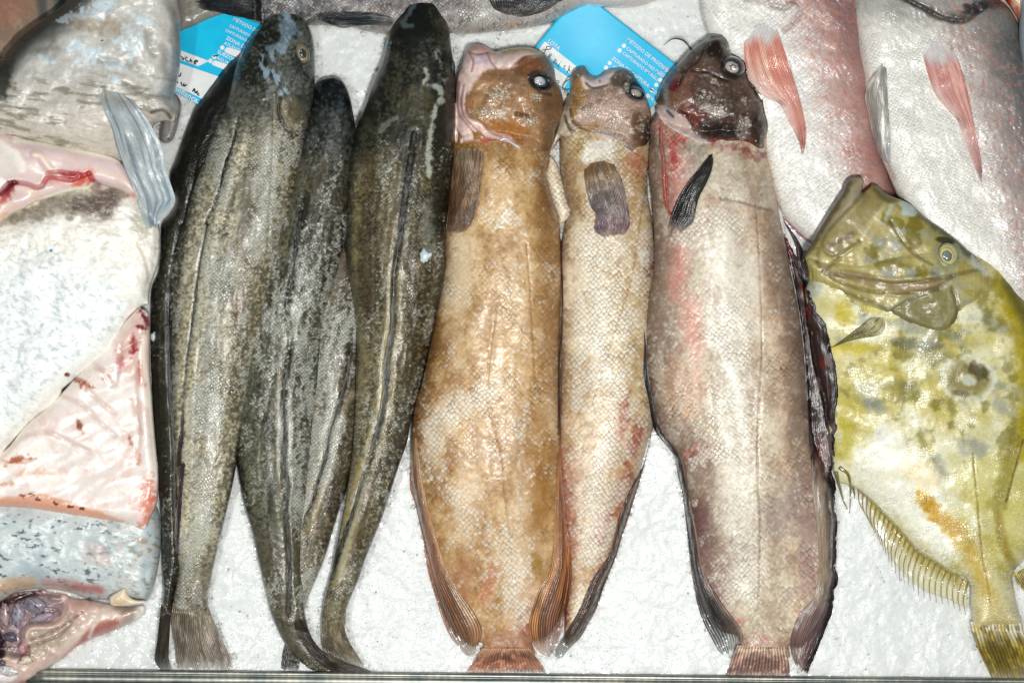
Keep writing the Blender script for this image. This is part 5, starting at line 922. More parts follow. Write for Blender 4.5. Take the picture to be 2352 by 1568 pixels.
    # head
    hd = Q('dK',35,700,100,590,180,440,260,310,340,190,380,100,440,60,500,60,518,90,510,150,500,190,560,150,600,122,640,140,690,185,760,220,830,245,900,280,960,330,1040,400,1130,460,1210,515,1290,580,1370,655,1430,700,1480,780,1540,850,1555,960,1500,990,1440,1060,1330,1120,1290,1220,1240,1280,1130,1325,1000,1290,860,1230,740,1170,600,1120,480,1080,380,1030,320,990,240,960,160,930,80,900,60,800)
    b = Blob(hd, h=.019, zb=lambda X, Y: zb(X, Y)+.010, R=60, p=2., res=1.7, blur=4).base((178, 168, 116), wr=.4); b.Z = np.maximum(b.Z, hm_at(b.X, b.Y)+.0025*sst(0, 14, b.d))
    b.paint(sst(-.3, .8, b.N(24, 181, 30, 1.5, 3)), (154, 144, 78), .55); b.paint(sst(.2, .6, b.N(34, 182, 20, 1.6, 3)), (150, 152, 142), .5); b.paint(sst(0, .8, b.N(20, 183)), (168, 148, 84), .5)
    b.paint(b.area(Q('dK',440,60,500,60,518,90,500,190,380,330,290,440,180,560,60,690,40,690,180,440,340,190), 6, nz=3), (148, 138, 112), .9); b.paint(b.stroke(Q('dK',400,90,330,230,230,390,120,570,40,690), 7, 5, nz=3), (92, 80, 58), .7)
    b.paint(b.stroke(Q('dK',490,110,470,200,380,330,300,430), 9, 7), (176, 168, 148), .6); b.paint(b.area(Q('dK',200,560,350,420,500,260,600,130,700,210,640,340,480,500,330,690,220,660), 5, nz=3), (150, 136, 94), .8)
    b.paint(b.area(Q('dK',590,130,700,190,800,240,720,270,620,200), 6), (108, 100, 60), .8); b.paint(b.stroke(Q('dK',240,620,350,560,420,520), 6, 5, nz=4), (104, 84, 66), .6)
    b.paint(b.area(Q('dK',200,820,500,830,700,900,900,910,1100,880,1230,860,1100,960,900,1000,700,980,500,930,340,880), 6, nz=3), (156, 134, 100), .8)
    b.paint(b.area(Q('dK',740,1160,900,1050,1100,960,1270,980,1290,1200,1240,1280,1100,1310,900,1240), 8, nz=5), (128, 122, 84), .7)
    for q in (Q('dK',840,490,1040,520,1060,560),): b.paint(b.stroke(q, 9, 6, nz=5), (150, 154, 140), .6)
    for x, y in ((600,720),(720,840),(920,840),(1090,840),(780,620),(940,560),(640,600)): b.paint(b.spot(*Q('dK', x, y)[0], 16, 13, nz=.5), (142, 146, 142), .75)
    for x, y in ((800,760),(1000,830),(600,660),(900,600),(960,450),(760,420),(900,540),(680,760)): b.paint(b.spot(*Q('dK', x, y)[0], 22, 13, 20, nz=.6), (130, 118, 46), .75)
    b.paint(b.area(Q('dK',800,270,850,245,920,280,960,330,930,380,880,370,830,360,840,310), 3, nz=2), (182, 196, 196), .95); b.paint(b.stroke(Q('dK',740,300,725,340,700,400), 5, 4, nz=3), (180, 190, 184), .85)
    b.paint(b.stroke(Q('dK',690,300,640,350,560,470,500,560), 3, 3, nz=2), (190, 180, 150), .6)
    b.paint(b.stroke(Q('dK',980,330,1100,440,1200,520,1330,620,1430,710), 9, 7, nz=4), (76, 82, 66), .75); b.paint(b.stroke(Q('dK',1420,740,1480,800,1580,850), 10, 6, nz=7), (196, 206, 204), .8)
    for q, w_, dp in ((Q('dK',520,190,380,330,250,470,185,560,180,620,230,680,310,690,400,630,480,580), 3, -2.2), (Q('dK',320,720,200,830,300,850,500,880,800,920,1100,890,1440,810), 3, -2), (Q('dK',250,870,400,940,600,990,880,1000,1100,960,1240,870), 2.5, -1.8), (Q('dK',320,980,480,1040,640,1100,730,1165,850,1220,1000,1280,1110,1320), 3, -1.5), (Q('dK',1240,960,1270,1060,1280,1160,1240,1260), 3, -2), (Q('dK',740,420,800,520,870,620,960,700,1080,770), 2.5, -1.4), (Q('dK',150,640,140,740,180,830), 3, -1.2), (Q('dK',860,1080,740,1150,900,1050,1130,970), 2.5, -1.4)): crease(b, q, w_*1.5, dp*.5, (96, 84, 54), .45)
    for q in (Q('dK',300,700,400,640,470,590), Q('dK',700,1000,860,1010), Q('dK',350,830,700,900,1100,860), Q('dK',500,1050,700,1140)): b.lift(b.stroke(q, 6, 5), 1.4)
    ex, ey = Q('dK', 1205, 680)[0]; b.lift(b.spot(ex, ey, 30, 32, 20, soft=.35), -2.5); b.paint(b.spot(ex, ey, 31, 38, -10, soft=.2), (150, 152, 124), .8); b.paint(b.spot(ex-6, ey-30, 22, 8, 10), (60, 62, 44), .8)
    b.lift(b.N(26, 185, 0, 1, 2), .7); b.lift(b.N(6, 186, 30, 2), .1)
    b.build('head', M_doryh, r)
    eye(r, ex, ey+1, 22, 27, -25, [(1, (128, 128, 96), 0, 0), (.86, (214, 206, 160), 1, 1), (.72, (190, 178, 100), -1, 2), (.62, (206, 200, 150), -2, 3), (.48, (92, 108, 110), -2, 4), (.4, (126, 138, 132), -3, 3)], h=.009, off=.002)
    tailfin(r, Q('dK',640,1180,560,1220,480,1280,380,1360,250,1450), Q('dK',700,1215,690,1290,640,1345,480,1375,380,1400)+Q('dK',252,1453), (132, 124, 72), n=16, seed=187, off=.004, jag=0, name='pectoral_fin', dark=.3, arch=3, rootc=(196, 190, 160))
    tag(r, 'yellow olive john dory with a round dark side spot, at the right edge', 'fish')
# ------------------------------------------------------------------ big fish pieces at the left, fish along the top
M_thick = skin('thick_grey_skin', su=14, sv=5, rnd=1, var=.06, edge=.05, tip=.05, bump=.45, flake=(205, 215, 220), rough=.4, coat=.45, wr=.45, wsc=1.4, spk=.3)
M_flesh = skin('raw_flesh', su=20, sv=8, rnd=1, var=.05, edge=.05, tip=0, bump=.3, rough=.34, coat=.5, crough=.14, wr=.4, spk=.12, sss=.3, mid=.2, wetb=.12)
M_white = skin('white_mottled_skin', su=9, sv=7, rnd=1, var=.08, edge=.08, tip=.15, bump=.4, flake=(240, 244, 244), rough=.4, coat=.45, wr=.5, wsc=.8, spk=.15, mid=.25, wetb=.25)
def pieces():
    # brownish fish in the very corner, behind
    r = empty('brown_fish', 20, 30, .01)
    b = Blob([(-160,-120),(140,-120),(150,-20),(160,60),(120,120),(40,180),(-160,220)], h=.03, zb=.0, R=60).base((150, 126, 108)); b.paint(sst(0, .6, b.N(22, 191, 70, 2)), (176, 158, 138), .6); b.paint(b.spot(20, 20, 40, 40, nz=.4), (170, 116, 100), .5); b.paint(b.stroke([(92,-40),(100,20),(105,80)], 12, 8), (78, 84, 78), .8); b.paint(sst(112, 130, b.X), (96, 108, 108), .8)
    b.build('body', M_thick, r); tag(r, 'brownish pink fish flank behind the big grey piece, top left corner', 'fish')
    # L3: speckled piece with opened belly
    r = empty('belly_piece', 160, 1350, .0)
    sk = [(-160,1130),(0,1130),(150,1140),(250,1150),(340,1140),(362,1165),(368,1199),(370,1250),(363,1305),(353,1350),(338,1380)]+Q('gut',1900,360,1700,340,1480,330,1300,320,1150,305,1000,250,800,200,600,180,400,190,200,235,0,350)+[(-160,1420)]
    b = Blob(sk, h=.045, zb=.006, R=85, p=2.3).base((200, 208, 208), sc=.2, fl=.0)
    b.paint(sst(0, .6, b.N(40, 201)), (172, 188, 194), .6); b.paint(sst(.2, .7, b.N(22, 202))*(sst(150, 260, b.X)), (206, 196, 186), .6)
    sp = sst(.36, .55, b.N(6, 203, 14, 2.2, 3))*sst(-.2, .2, b.N(40, 208)); b.paint(sp*(1-sst(170, 330, b.X))*sst(1165, 1190, b.Y), (80, 92, 100), .75); b.paint(sst(.3, .6, b.N(6, 204, 20, 2))*sst(200, 330, b.X), (128, 128, 118), .5)
    b.paint(b.stroke(Q('gut',-200,140,0,150,200,120,400,110), 16, 8), (206, 176, 146), .85); b.paint(b.stroke(Q('gut',600,120,900,130,1200,170,1350,200), 12, 8, nz=4), (196, 150, 146), .7); b.paint(b.stroke(Q('gut',-100,380,150,250,400,190,700,180,900,230,1150,290), 6, 4), (214, 208, 200), .8); b.paint(b.stroke(Q('gut',1000,160,1250,180,1350,200), 6, 5), (186, 120, 116), .7)
    b.paint(b.spot(225, 1270, 30, 30, nz=.5), (206, 180, 170), .5); b.paint(b.spot(325, 1240, 16, 10, nz=.4), (196, 160, 130), .6)
    b.lift(b.N(40, 205, 0, 1, 2), 2); b.lift(b.N(10, 206, 15, 2), .7); b.build('skin', M_white, r)
    fl = Q('gut',-400,500,-300,380,0,345,200,240,500,190,800,220,1000,300,1200,320,1450,370,1700,410,1930,390,1950,480,1900,560,1800,620,1600,720,1400,790,1250,850,1000,980,860,1110,700,1220,560,1330,440,1440,300,1500,-400,1500)
    b = Blob(fl, h=.026, zb=.0, R=34, p=2.2, blur=3).base((206, 182, 172))
    b.paint(sst(0, .6, b.N(26, 211, -40, 2)), (216, 202, 188), .6); b.paint(b.area(Q('gut',-300,360,0,350,250,240,500,200,700,220,900,290,920,400,880,560,760,660,400,690,320,760,330,900,380,1060,200,1100,60,1000,-300,1300), 8, nz=4), (150, 128, 134), .85)
    b.paint(b.area(Q('gut',-300,340,0,350,300,235,460,210,480,260,300,340,150,380,0,460,-300,700), 6, nz=5), (62, 34, 36), .9); b.paint(b.area(Q('gut',-300,700,0,760,80,800,40,1080,-300,1300), 6, nz=5), (54, 26, 32), .9)
    b.paint(b.area(Q('gut',380,720,700,640,950,520,1150,440,1000,620,900,800,700,1010,480,1110,380,1000,350,850), 10, nz=5), (184, 172, 152), .8); b.paint(b.area(Q('gut',900,380,1240,340,1350,380,1200,480,1000,560,880,500), 12, nz=6), (196, 160, 148), .7)
    b.paint(b.area(Q('gut',1070,880,1120,760,1230,650,1330,600,1590,590,1540,720,1400,790,1250,830,1150,900,1000,960), 5, nz=2), (186, 120, 110), .85); b.paint(b.stroke(Q('gut',1200,830,1250,700,1310,620), 4, 3), (220, 206, 200), .8)
    b.paint(b.stroke(Q('gut',560,1330,800,1100,960,900,1100,740,1250,620,1450,540,1650,530), 9, 7), (222, 208, 196), .8); b.paint(b.area(Q('gut',1820,420,1950,420,1950,480,1900,560,1800,610), 4), (232, 230, 222), .9); b.paint(b.area(Q('gut',1560,420,1800,420,1800,600,1700,660,1560,720,1650,560), 8), (176, 158, 146), .7)
    b.paint(b.area(Q('gut',-300,1200,0,1240,200,1220,260,1300,140,1420,-300,1450), 6, nz=3), (224, 218, 216), .9); b.paint(b.stroke(Q('gut',300,1500,450,1400,600,1320), 8, 8, nz=4), (150, 90, 90), .6); b.paint(b.stroke(Q('gut',860,1110,1000,980,1100,920), 6, 5), (206, 130, 116), .7)
    k = b.area(Q('gut',-300,340,0,360,300,245,460,200,800,220,920,300,900,540,760,650,400,690,320,800,380,1050,200,1080,0,1050,-300,1200), 10); b.lift(k, -14)
    for q in (Q('gut',330,880,600,800,900,640,1100,500), Q('gut',380,960,560,900,800,800,960,640), Q('gut',640,440,780,480,800,560,700,640), Q('gut',320,720,320,840,380,960,400,1080)): crease(b, q, 3, -1.6, (130, 92, 90), .5)
    b.lift(b.stroke(Q('gut',700,300,880,300,910,420,860,540,780,620,640,680,420,690,330,760,340,900,380,1060), 7, 6), 6); b.paint(b.stroke(Q('gut',860,300,910,400,860,540,780,620,640,680,420,690,330,760,340,900), 7, 4), (224, 196, 186), .9)
    b.lift(b.N(14, 214, 0, 1, 2), 1.2); b.build('belly_wall', M_flesh, r)
    for (cx, cy, rx, ry, an, c) in ((470,400,150,110,20,(150,146,160)),(240,520,90,160,10,(162,160,172)),(140,830,95,70,10,(112,112,126)),(60,540,80,180,0,(176,156,156)),(560,560,170,60,-20,(168,156,166)),(560,225,80,35,0,(196,172,170)),(140,990,60,40,-30,(196,190,182)),(30,1180,50,50,0,(120,112,116)),(350,1140,120,60,-15,(222,208,190)),(110,1280,150,70,10,(220,216,216)),(300,970,60,80,0,(206,160,158))):
        x, y = Q('gut', cx, cy)[0]; o = Blob(ellipse(x, y, rx*.1709, ry*.1709, an, nz=.12, seed=int(cx) % 13), h=.008, zb=0, R=min(rx, ry)*.16, res=1.3); o.Z += hm_at(np.array([x]), np.array([y]))[0]+.001; o.base(c); o.paint(sst(.2, .6, o.N(7, int(cy) % 50)), np.array(c)*.75, .6); o.paint(sst(.45, .6, o.N(4, 9, 50, 4)), (84, 30, 40), .5)
        o.build('organ', M_flesh, r, depth=.008)
    lip = Blob(Q('gut',1470,300,1560,230,1680,165,1700,230,1760,300,1860,335,1980,345,1850,390,1660,410,1500,400), h=.007, zb=.044, R=12, res=1.4).base((226, 212, 190)); lip.paint(lip.area(Q('gut',1520,320,1640,260,1700,300,1740,350,1600,390,1520,370), 3), (206, 184, 150), .8); lip.build('skin_fold', M_flesh, r, depth=.02)
    tag(r, 'grey blue speckled belly piece with open cavity and organs, bottom left corner', 'fish piece')
    # L2: white skinned piece with its triangular lining
    r = empty('white_fish_piece', 170, 800, .02)
    wq = (238, 236, 228)
    ln = [(-160,1080),(0,1040),(60,975),(120,925),(180,860),(240,800),(290,735),(325,700)]+Q('a1',880,520,930,545,940,620,942,700,940,800,944,950,952,1050,962,1200,975,1350,988,1480)+Q('b1',990,180,994,300,990,400,974,470,945,530,918,602,880,606,800,570,650,545,450,515,200,475,0,462)+[(-160,1165)]
    b = Blob(ln, h=.020, zb=.040, R=26, p=2.4, blur=3).base((226, 216, 210))
    b.paint(sst(0, .6, b.N(40, 221, -35, 2)), (236, 232, 226), .7); b.paint(sst(.1, .7, b.N(30, 222, 60, 2)), (224, 196, 188), .6)
    b.paint(b.area(Q('a1',800,620,930,580,945,800,940,1000,860,1000,720,880), 12, nz=8), (214, 176, 166), .6)
    for q, w_, c, a in ((Q('a1',860,520,900,570,925,620,900,640,860,640), 6, (122, 30, 44), .85), (Q('a1',830,680,840,760,820,830), 7, (160, 36, 40), .8), (Q('a1',740,800,760,880,730,900), 8, (190, 90, 90), .6), (Q('a1',470,970,530,990,580,1020), 8, (160, 66, 40), .7), (Q('a1',640,965,700,950), 6, (190, 110, 90), .6), (Q('a1',480,1210,500,1260,520,1300), 5, (140, 66, 36), .75), (Q('a1',810,1320,830,1380), 4, (156, 70, 40), .6), (Q('b1',0,200,60,180,120,160,220,160), 7, (176, 84, 44), .75), (Q('b1',0,330,80,310), 6, (200, 120, 80), .5), (Q('b1',940,280,920,400,880,480), 14, (222, 96, 76), .55), (Q('b1',960,380,940,500,880,590), 10, (220, 120, 96), .6), (Q('b1',860,100,870,200), 5, (206, 130, 100), .5), (Q('a1',870,850,880,1000), 4, (200, 80, 70), .5), (Q('a1',915,980,918,1020), 2.5, (200, 50, 50), .7), (Q('b1',100,260,220,250,330,260), 8, (224, 170, 140), .5)): b.paint(b.stroke(q, w_, w_*.8, nz=w_*.8, ns=7, taper=1), c, a)
    b.paint(b.area(Q('b1',-200,400,0,405,200,375,300,385,400,420,520,465,650,500,780,560,640,545,450,515,200,475,-200,480), 5, nz=3), (222, 164, 138), .85)
    for x, y in ((195,385),(240,415),(350,440),(440,460),(140,395),(510,470)): b.paint(b.spot(*Q('b1', x, y)[0], 6, 4, 20, nz=.6, ns=5), (110, 40, 26), .8)
    b.paint(b.stroke(Q('a1',905,700,905,850,925,1000,950,1200,965,1350,985,1500)+Q('b1',992,200), 5, 3), (236, 232, 216), .8)
    for q in (Q('a1',880,720,780,780,700,900,600,900), Q('a1',760,740,740,900,720,1000), Q('a1',850,900,860,1100,880,1300), Q('a1',600,870,660,930,700,1000), Q('a1',390,1070,520,1130,620,1230,720,1320), Q('a1',0,1470,150,1330,300,1300,420,1350,560,1420), Q('a1',720,1180,620,1100,540,1020), Q('a1',860,1480,870,1300,820,1100)): crease(b, q, 5, -.9, (200, 168, 160), .4)
    b.lift(b.stroke(Q('a1',880,640,880,900,910,1200,930,1568), 10, 10), 1.8); b.lift(b.N(36, 224, -30, 2, 2), 1.5); b.lift(b.N(8, 225), .1); b.build('belly_lining', M_flesh, r, depth=.03)
    sk = [(-160,470),(0,490),(40,478),(92,455),(139,430),(190,418),(253,420),(310,440),(340,480),(365,515),(368,574),(366,590),(362,612),(350,645),(344,668),(342,700)]+Q('a1',925,500,880,512,850,540,800,590,740,700,690,790,600,860,500,940,390,1030,385,1062,330,1130,220,1210,120,1310,40,1400,0,1455)+[(-160,1150)]
    b = Blob(sk, h=.040, zb=.036, R=95, p=2.2, blur=4).base(wq, sc=.3, fl=.2)
    b.paint(b.area([(-60,640),(100,590),(230,640),(300,720),(200,830),(80,930),(-60,1000)], 40, nz=30), (232, 238, 238), .8)
    b.paint(sst(.12, .55, b.N(7, 231, 30, 1.8))*b.area([(-100,640),(60,560),(200,600),(290,700),(230,790),(120,880),(60,960),(-100,1020)], 30, nz=20), (190, 200, 202), .6)
    b.paint(b.area(Q('cut',150,1120,400,1000,700,900,1000,830,1250,770,1450,800,1600,880,1500,960,1420,1080,1380,1130,1200,1180,1000,1160,700,1130,500,1180,300,1240,0,1260), 12, nz=12, ns=20), (152, 140, 126), .85); b.paint(b.area(Q('cut',800,960,1000,900,1250,850,1480,880,1400,1080,1180,1130,900,1080), 10, nz=10), (112, 98, 90), .75)
    b.paint(b.spot(*Q('cut',1750,1250)[0], 30, 30, nz=.5), (196, 192, 176), .7); b.paint(sst(.2, .6, b.N(6, 233, 10, 3))*(1-sst(560, 620, b.Y)), (206, 196, 182), .5)
    b.paint(b.spot(*Q('a1',320,160)[0], 3.5, 3.5), (24, 120, 196), 1.); b.paint(b.spot(*Q('a1',420,938)[0], 6, 5, nz=.4, ns=5), (116, 66, 40), .9)
    b.paint(b.stroke([(345,560),(348,620),(340,700)], 10, 10), (226, 220, 214), .6); crease(b, [(318,560),(335,600),(345,650)], 4, -2, (200, 190, 180), .5)
    b.lift(b.N(50, 235, 0, 1, 2), 2.5); b.lift(b.N(9, 236, 40, 1.6), 1.1); b.build('skin', M_white, r, depth=.02)
    tag(r, 'white mottled skin piece with pink and white triangular belly lining, middle left', 'fish piece')
    # L1: great grey fish with cut end and drooping fin
    r = empty('grey_fish_piece', 200, 240, .03)
    cf = [(-160,330),(0,300),(60,318),(150,335),(260,360),(300,400),(322,452),(318,462)]+Q('cut',1700,930,1620,880,1480,815,1350,780,1200,745,1100,820,950,830,750,880,620,920,450,970,300,1050,150,1120,0,1220)+[(-160,520)]
    b = Blob(cf, h=.022, zb=.058, R=30, p=2.4, blur=3).base((222, 202, 198))
    b.paint(sst(0, .6, b.N(26, 241, 20, 2)), (212, 194, 200), .6); b.paint(sst(.2, .7, b.N(20, 242, 20, 2)), (226, 200, 182), .6)
    for q, w_, c, a in ((Q('cut',720,600,850,640,1000,640,1100,610), 9, (196, 84, 88), .8), (Q('cut',940,740,1040,680,1100,640,1110,740), 14, (226, 106, 90), .85), (Q('cut',540,720,640,660,740,640), 9, (220, 130, 128), .7), (Q('cut',560,700,700,690,860,730), 10, (232, 176, 168), .7), (Q('cut',0,880,60,820,120,740,200,735), 8, (52, 10, 16), .95), (Q('cut',20,900,60,850,150,760), 14, (150, 30, 34), .7), (Q('cut',0,1000,30,940,80,880), 10, (206, 90, 80), .7), (Q('cut',1650,860,1700,900), 6, (206, 120, 120), .7), (Q('cut',1160,690,1200,700), 4, (160, 50, 56), .7), (Q('cut',0,1180,60,1140,80,1100), 8, (216, 170, 140), .6)): b.paint(b.stroke(q, w_, w_*.7, nz=w_*.5, ns=8, taper=1), c, a)
    b.paint(b.stroke(Q('cut',0,240,130,320,220,420,280,560), 9, 6, nz=3), (238, 234, 222), .85); b.paint(b.area(Q('cut',-300,200,0,230,150,360,230,480,250,580,100,640,-300,600), 8), (222, 218, 208), .7); b.paint(b.area(Q('cut',-300,620,0,650,100,720,60,790,0,830,-300,860), 4), (238, 236, 232), .9)
    b.paint(b.stroke(Q('cut',430,370,500,380,560,470,640,570,720,620), 7, 4, nz=2), (234, 216, 200), .8); b.lift(b.stroke(Q('cut',430,370,500,380,560,470,640,570,720,620), 7, 6), 3)
    b.paint(b.stroke(Q('cut',100,1170,300,1060,500,960,700,880,900,820,1080,810,1200,745), 6, 4), (240, 236, 218), .9); b.paint(b.stroke(Q('cut',200,190,500,230,800,290,1100,340,1400,410,1550,460), 7, 5), (240, 236, 226), .85)
    for q in (Q('cut',180,720,340,740,440,780,520,770,600,660,740,670,900,690,1110,610), Q('cut',1120,610,1160,690,1240,750), Q('cut',0,850,100,740,180,720), Q('cut',600,600,760,590,900,610,1000,620)): crease(b, q, 4, -5, (170, 70, 76), .5)
    b.lift(b.N(44, 244, 20, 2, 2), 3.0); b.build('cut_flesh', M_flesh, r, depth=.03)
    sk = [(-160,-120),(420,-120),(408,0)]+Q('z1',1130,100,1132,200,1136,300,1125,450,1100,560,1085,620,1110,680,1108,740,1085,770,1020,760,960,800,930,1000)+Q('cut',1560,470,1400,410,1200,370,1000,330,850,310,600,250,450,215,300,190,220,195,150,218,60,205,20,170,-20,150)+[(-160,300)]
    sk = [(-160,180),(0,136),(15,117),(48,81),(88,51),(132,22),(160,-5),(200,-60),(300,-120)]+sk[1:]
    b = Blob(sk, h=.048, zb=.052, R=120, p=2.2, blur=4).base((198, 196, 190), sc=.1, fl=.0, wr=.4)
    b.paint(sst(0, .7, b.N(50, 251)), (178, 174, 168), .5); b.paint(sst(170, 320, b.Y+10*b.N(40, 252)), (212, 204, 190), .7); b.paint(sst(.1, .6, b.N(8, 253, 8, 5))*sst(150, 200, b.Y), (134, 126, 108), .6)
    b.paint(b.area([(160,270),(270,250),(280,360),(180,345)], 22, nz=14), (206, 198, 188), .7)
    d0, _, _, _, _ = nearest(b.X, b.Y, curve([(0,136),(15,117),(48,81),(88,51),(132,22),(160,-5),(200,-60)])); b.paint(1-sst(10, 62, d0), (52, 58, 54), .9); b.paint(b.spot(-10, 170, 40, 60, nz=.3), (62, 66, 58), .8)
    mu = (204, 218, 224)
    for q, w_ in ((Q('c1',740,300,850,260,950,230,1080,210,1200,170), 9), (Q('c1',1130,80,1250,120,1400,60,1500,20), 22), (Q('c1',1350,60,1450,90,1300,110), 10), (Q('c1',460,700,560,760,700,840,800,860), 8), (Q('c1',1020,800,1150,720,1300,700,1330,800,1100,820), 13), (Q('c1',830,650,1050,640,1150,660,1280,640), 7), (Q('c1',1560,560,1700,600,1780,700,1740,800), 17), (Q('c1',1600,380,1700,420,1780,500), 14), (Q('c1',1780,200,1900,260,2000,330,2080,350), 12), (Q('c1',1860,460,1910,600,1880,720), 8), (Q('c1',2060,540,2040,640), 3), (Q('c1',1350,800,1550,880,1680,900), 9), (Q('c1',1480,1030,1620,1130), 8), (Q('c1',940,540,1060,560,1120,620), 5)):
        b.paint(b.stroke(q, w_, w_*.5, nz=w_*.9, ns=9, taper=1), mu, .85)
    b.paint(b.stroke(Q('c1',1000,300,1200,320,1400,340,1600,400), 14, 12, nz=10), (160, 142, 118), .5); b.paint(b.spot(*Q('c1',1370,545)[0], 3, 1.6), (40, 44, 34), .9)
    b.paint(b.stroke([(400,120),(392,190),(375,230)], 14, 12, nz=8), (128, 146, 156), .6); b.paint(b.stroke([(408,60),(412,150)], 6, 6), (110, 120, 120), .6)
    b.paint(b.area(Q('z1',920,620,1010,610,1080,660,1060,720,960,710), 6, nz=3), (196, 190, 180), .8); b.paint(b.stroke(Q('z1',950,705,1000,690,1040,700,1070,740), 4, 3), (90, 84, 80), .7); b.lift(b.area(Q('z1',920,620,1010,610,1080,660,1060,720,960,710), 8), 4)
    for q in (Q('c1',620,740,660,770,700,740,760,660), Q('c1',1330,800,1700,860,1900,980), Q('c1',2000,440,2000,600,2060,720), Q('c1',2200,640,2230,760,2200,900,2260,980), Q('c1',1700,1150,1900,1250,2050,1400), Q('c1',1380,1200,1350,1290,1420,1420), Q('c1',450,680,650,640,700,560,680,420), Q('z1',1050,0,1100,120,1090,250)): crease(b, q, 8, -1.6, (120, 116, 108), .35)
    wv = b.N(7, 256, 12, 6, 3)*sst(190, 240, b.Y); b.lift(wv, .8); b.lift(b.N(60, 257, 0, 1, 2), 3.5); b.lift(b.N(18, 258, 0, 1, 2), .8); b.build('skin', M_thick, r, depth=.03)
    s = Patch(Q('z1',618,560,632,620,655,700,700,800,730,920,760,1000,790,1080,820,1150,870,1280,895,1360,925,1440), Q('z1',800,595,850,650,920,740,980,850,1010,910,1030,980,1040,1060,1070,1150,1098,1250,1060,1300,1020,1340,1000,1415), nu=110, nv=190, off=.004, arch=5, jag=.02, drape='line').base((176, 184, 186), wr=.3)
    s.paint(sst(0, .6, fbm(s.u*4, s.v*3, 5)), (142, 156, 164), .6); s.paint(sst(.55, .95, s.u), (176, 190, 196), .6); s.paint((1-sst(.0, .22, s.v)), (176, 176, 168), .85); s.paint(1-sst(0, .12, s.u), (190, 198, 196), .6)
    s.paint(sst(.15, .5, fbm(s.u*14, s.v*1.5, 8, 2)), (112, 128, 142), .5); s.ray(42, mm=.1, dark=.12, seed=9); s.lift(fbm(s.u*3, s.v*3, 4), 1.2); s.build('pectoral_fin', M_fin, r, depth=.002)
    tag(r, 'big grey fish piece with raw pink cut end and drooping blue grey fin', 'fish piece')
    for nm, x, y, rx, ry, lb in (('ice_chip', 352, 772, 6, 11, 'clear ice chip stuck between the belly lining and the darkest hake'), ('ice_chip', 976, 588, 14, 16, 'white ice chip on the back of the longest hake')):
        o = Blob(ellipse(x, y, rx, ry, 10, nz=.25, seed=int(x) % 9), h=.005, zb=0, R=rx*.8, res=1.2); o.Z += hm_at(np.array([x]), np.array([y]))[0]; o.base((196, 212, 220)); ob = o.build(nm, M_clear2, None, depth=.006); tag(ob, lb, 'ice chip', 'loose ice chips')
M_clear2 = plain('wet_ice', (200, 214, 222), rough=.15, coat=.8, bump=.8, bsc=250)
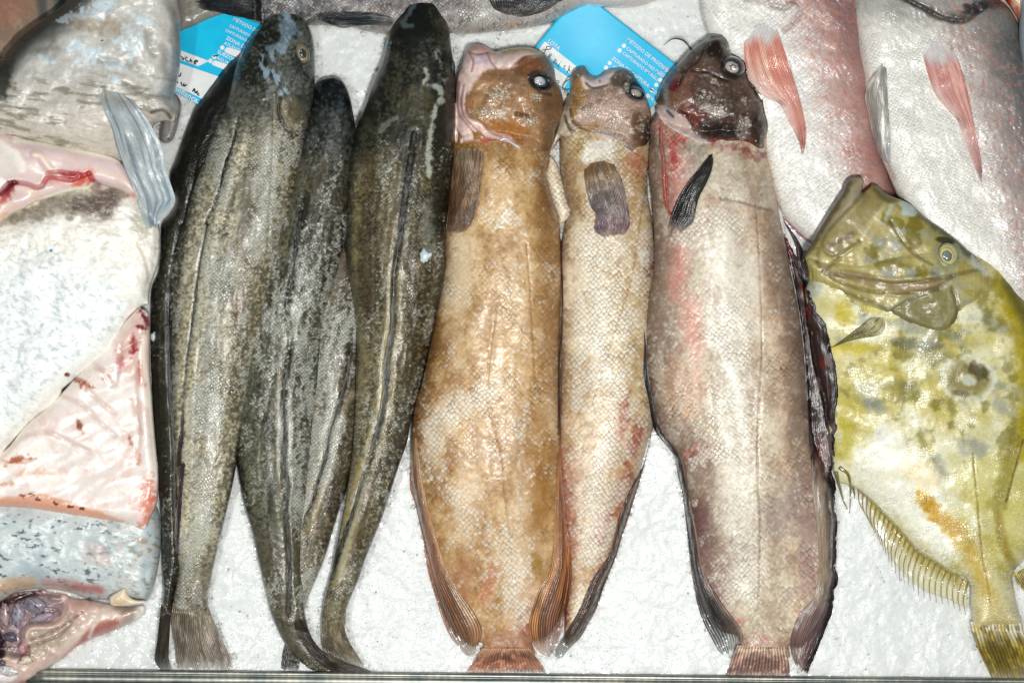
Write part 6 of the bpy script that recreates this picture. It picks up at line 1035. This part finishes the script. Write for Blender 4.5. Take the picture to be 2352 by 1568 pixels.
def top_fish():
    r = empty('grey_fish', 800, -20, .01)
    out = [(380,-130),(1300,-130),(1640,-110),(1600,-30)]+Q('t3',1800,10,1700,45,1600,60,1400,60,1250,50,1100,120,1000,180,850,215,700,235,500,255,350,270,220,270)+[(1000,76),(900,80),(850,74),(800,62),(700,58),(640,60),(560,40),(470,20),(440,-10)]
    b = Blob(out, h=.034, zb=.002, R=60, p=2.2).base((142, 134, 134), sc=.8, fl=.1); b.U, b.V = -b.Y, b.X
    b.paint(sst(0, .6, b.N(30, 261)), (118, 110, 112), .6); b.paint(1-sst(660, 860, b.X), (92, 88, 96), .7); b.paint(sst(980, 1100, b.X+.8*b.Y), (180, 176, 170), .75); b.paint(sst(1250, 1400, b.X), (208, 200, 194), .85); b.paint(b.spot(1060, 20, 50, 30, nz=.4), (120, 112, 112), .5)
    b.paint(b.spot(863, 34, 26, 14, nz=.4), (170, 138, 122), .6); b.paint(b.spot(1180, 62, 12, 14, nz=.4), (190, 158, 130), .6); b.paint(sst(40, 80, b.Y)*(1-sst(900, 1000, b.X)), (176, 168, 160), .5)
    b.sc *= 1-sst(1250, 1350, b.X); b.fl = np.clip(.3+.3*b.N(14, 265), 0, 1)*(1-sst(1250, 1350, b.X)); b.lift(b.N(30, 266, 0, 1, 2), 1.2); b.build('body', M_hake, r)
    M = M_fin
    tailfin(r, Q('t3',1130,-20,1050,20,960,80,850,120,740,140), Q('t3',460,-30,500,0,540,70,600,100,660,125), (84, 80, 76), n=26, seed=271, off=.003, jag=.1, name='ventral_fin', dark=.45, tipc=(70, 66, 62), rootc=(62, 72, 84))
    tailfin(r, Q('t2',1900,160,1800,130,1650,105,1400,105,1180,118), Q('t2',1900,230,1780,220,1650,215,1550,225,1420,240,1200,160), (30, 44, 50), n=9, seed=272, off=.002, jag=.08, name='pelvic_fin', dark=.35, rootc=(150, 140, 132))
    tailfin(r, Q('t2',760,200,640,165,500,140,380,110,250,85,160,45), Q('t2',760,-60,600,-70,430,-70,300,-60,200,-50,140,-30), (26, 28, 34), n=24, seed=273, off=.004, jag=.12, name='tail_fin', dark=.4, tipc=(10, 14, 16), nv=100)
    tag(r, 'grey scaled fish lying sideways along the top edge behind the hakes', 'fish')
    r = empty('pale_fish', 440, 10, .01)
    b = Blob([(400,-120),(500,-110),(520,0),(540,28),(510,34),(480,44),(450,58),(425,68),(412,72),(404,40)], h=.010, zb=.010, R=24).base((142, 138, 128)); b.paint(b.stroke([(540,28),(500,40),(450,60),(415,74)], 5, 4), (120, 110, 100), .7); b.lift(b.N(14, 281, 0, 1, 2), .6); b.build('body', M_thick, r)
    tag(r, 'small pale fish flank at the top, covering a corner of the left blue tag', 'fish')
    r = empty('grey_fin_fish', 420, 260, .01)
    b = Blob([(400,215),(416,235),(413,270),(398,320),(380,330),(366,320),(370,280),(385,230)], h=.012, zb=.006, R=14, res=1.5).base((150, 146, 142)); b.paint(sst(.1, .5, b.N(8, 282, 80, 2)), (110, 104, 102), .7); b.build('body', M_thick, r)
    tag(r, 'pale grey chin of another fish poking out under the big grey piece', 'fish piece')
STEPS = [tags, top_fish, hakes, cusk_G, cusk_F, breams, dory, cusk_H, pieces, make_ice, make_rim]
import time as _t
t0 = _t.time()
def step(f):
    a = _t.time(); f(); print('step', f.__name__, round(_t.time()-a, 1), flush=True)
for f_ in STEPS: step(f_)
for o in list(bpy.data.objects):
    if '_org' in o: del o['_org']
print('total', _t.time()-t0, 'verts', sum(len(m.vertices) for m in bpy.data.meshes), flush=True)
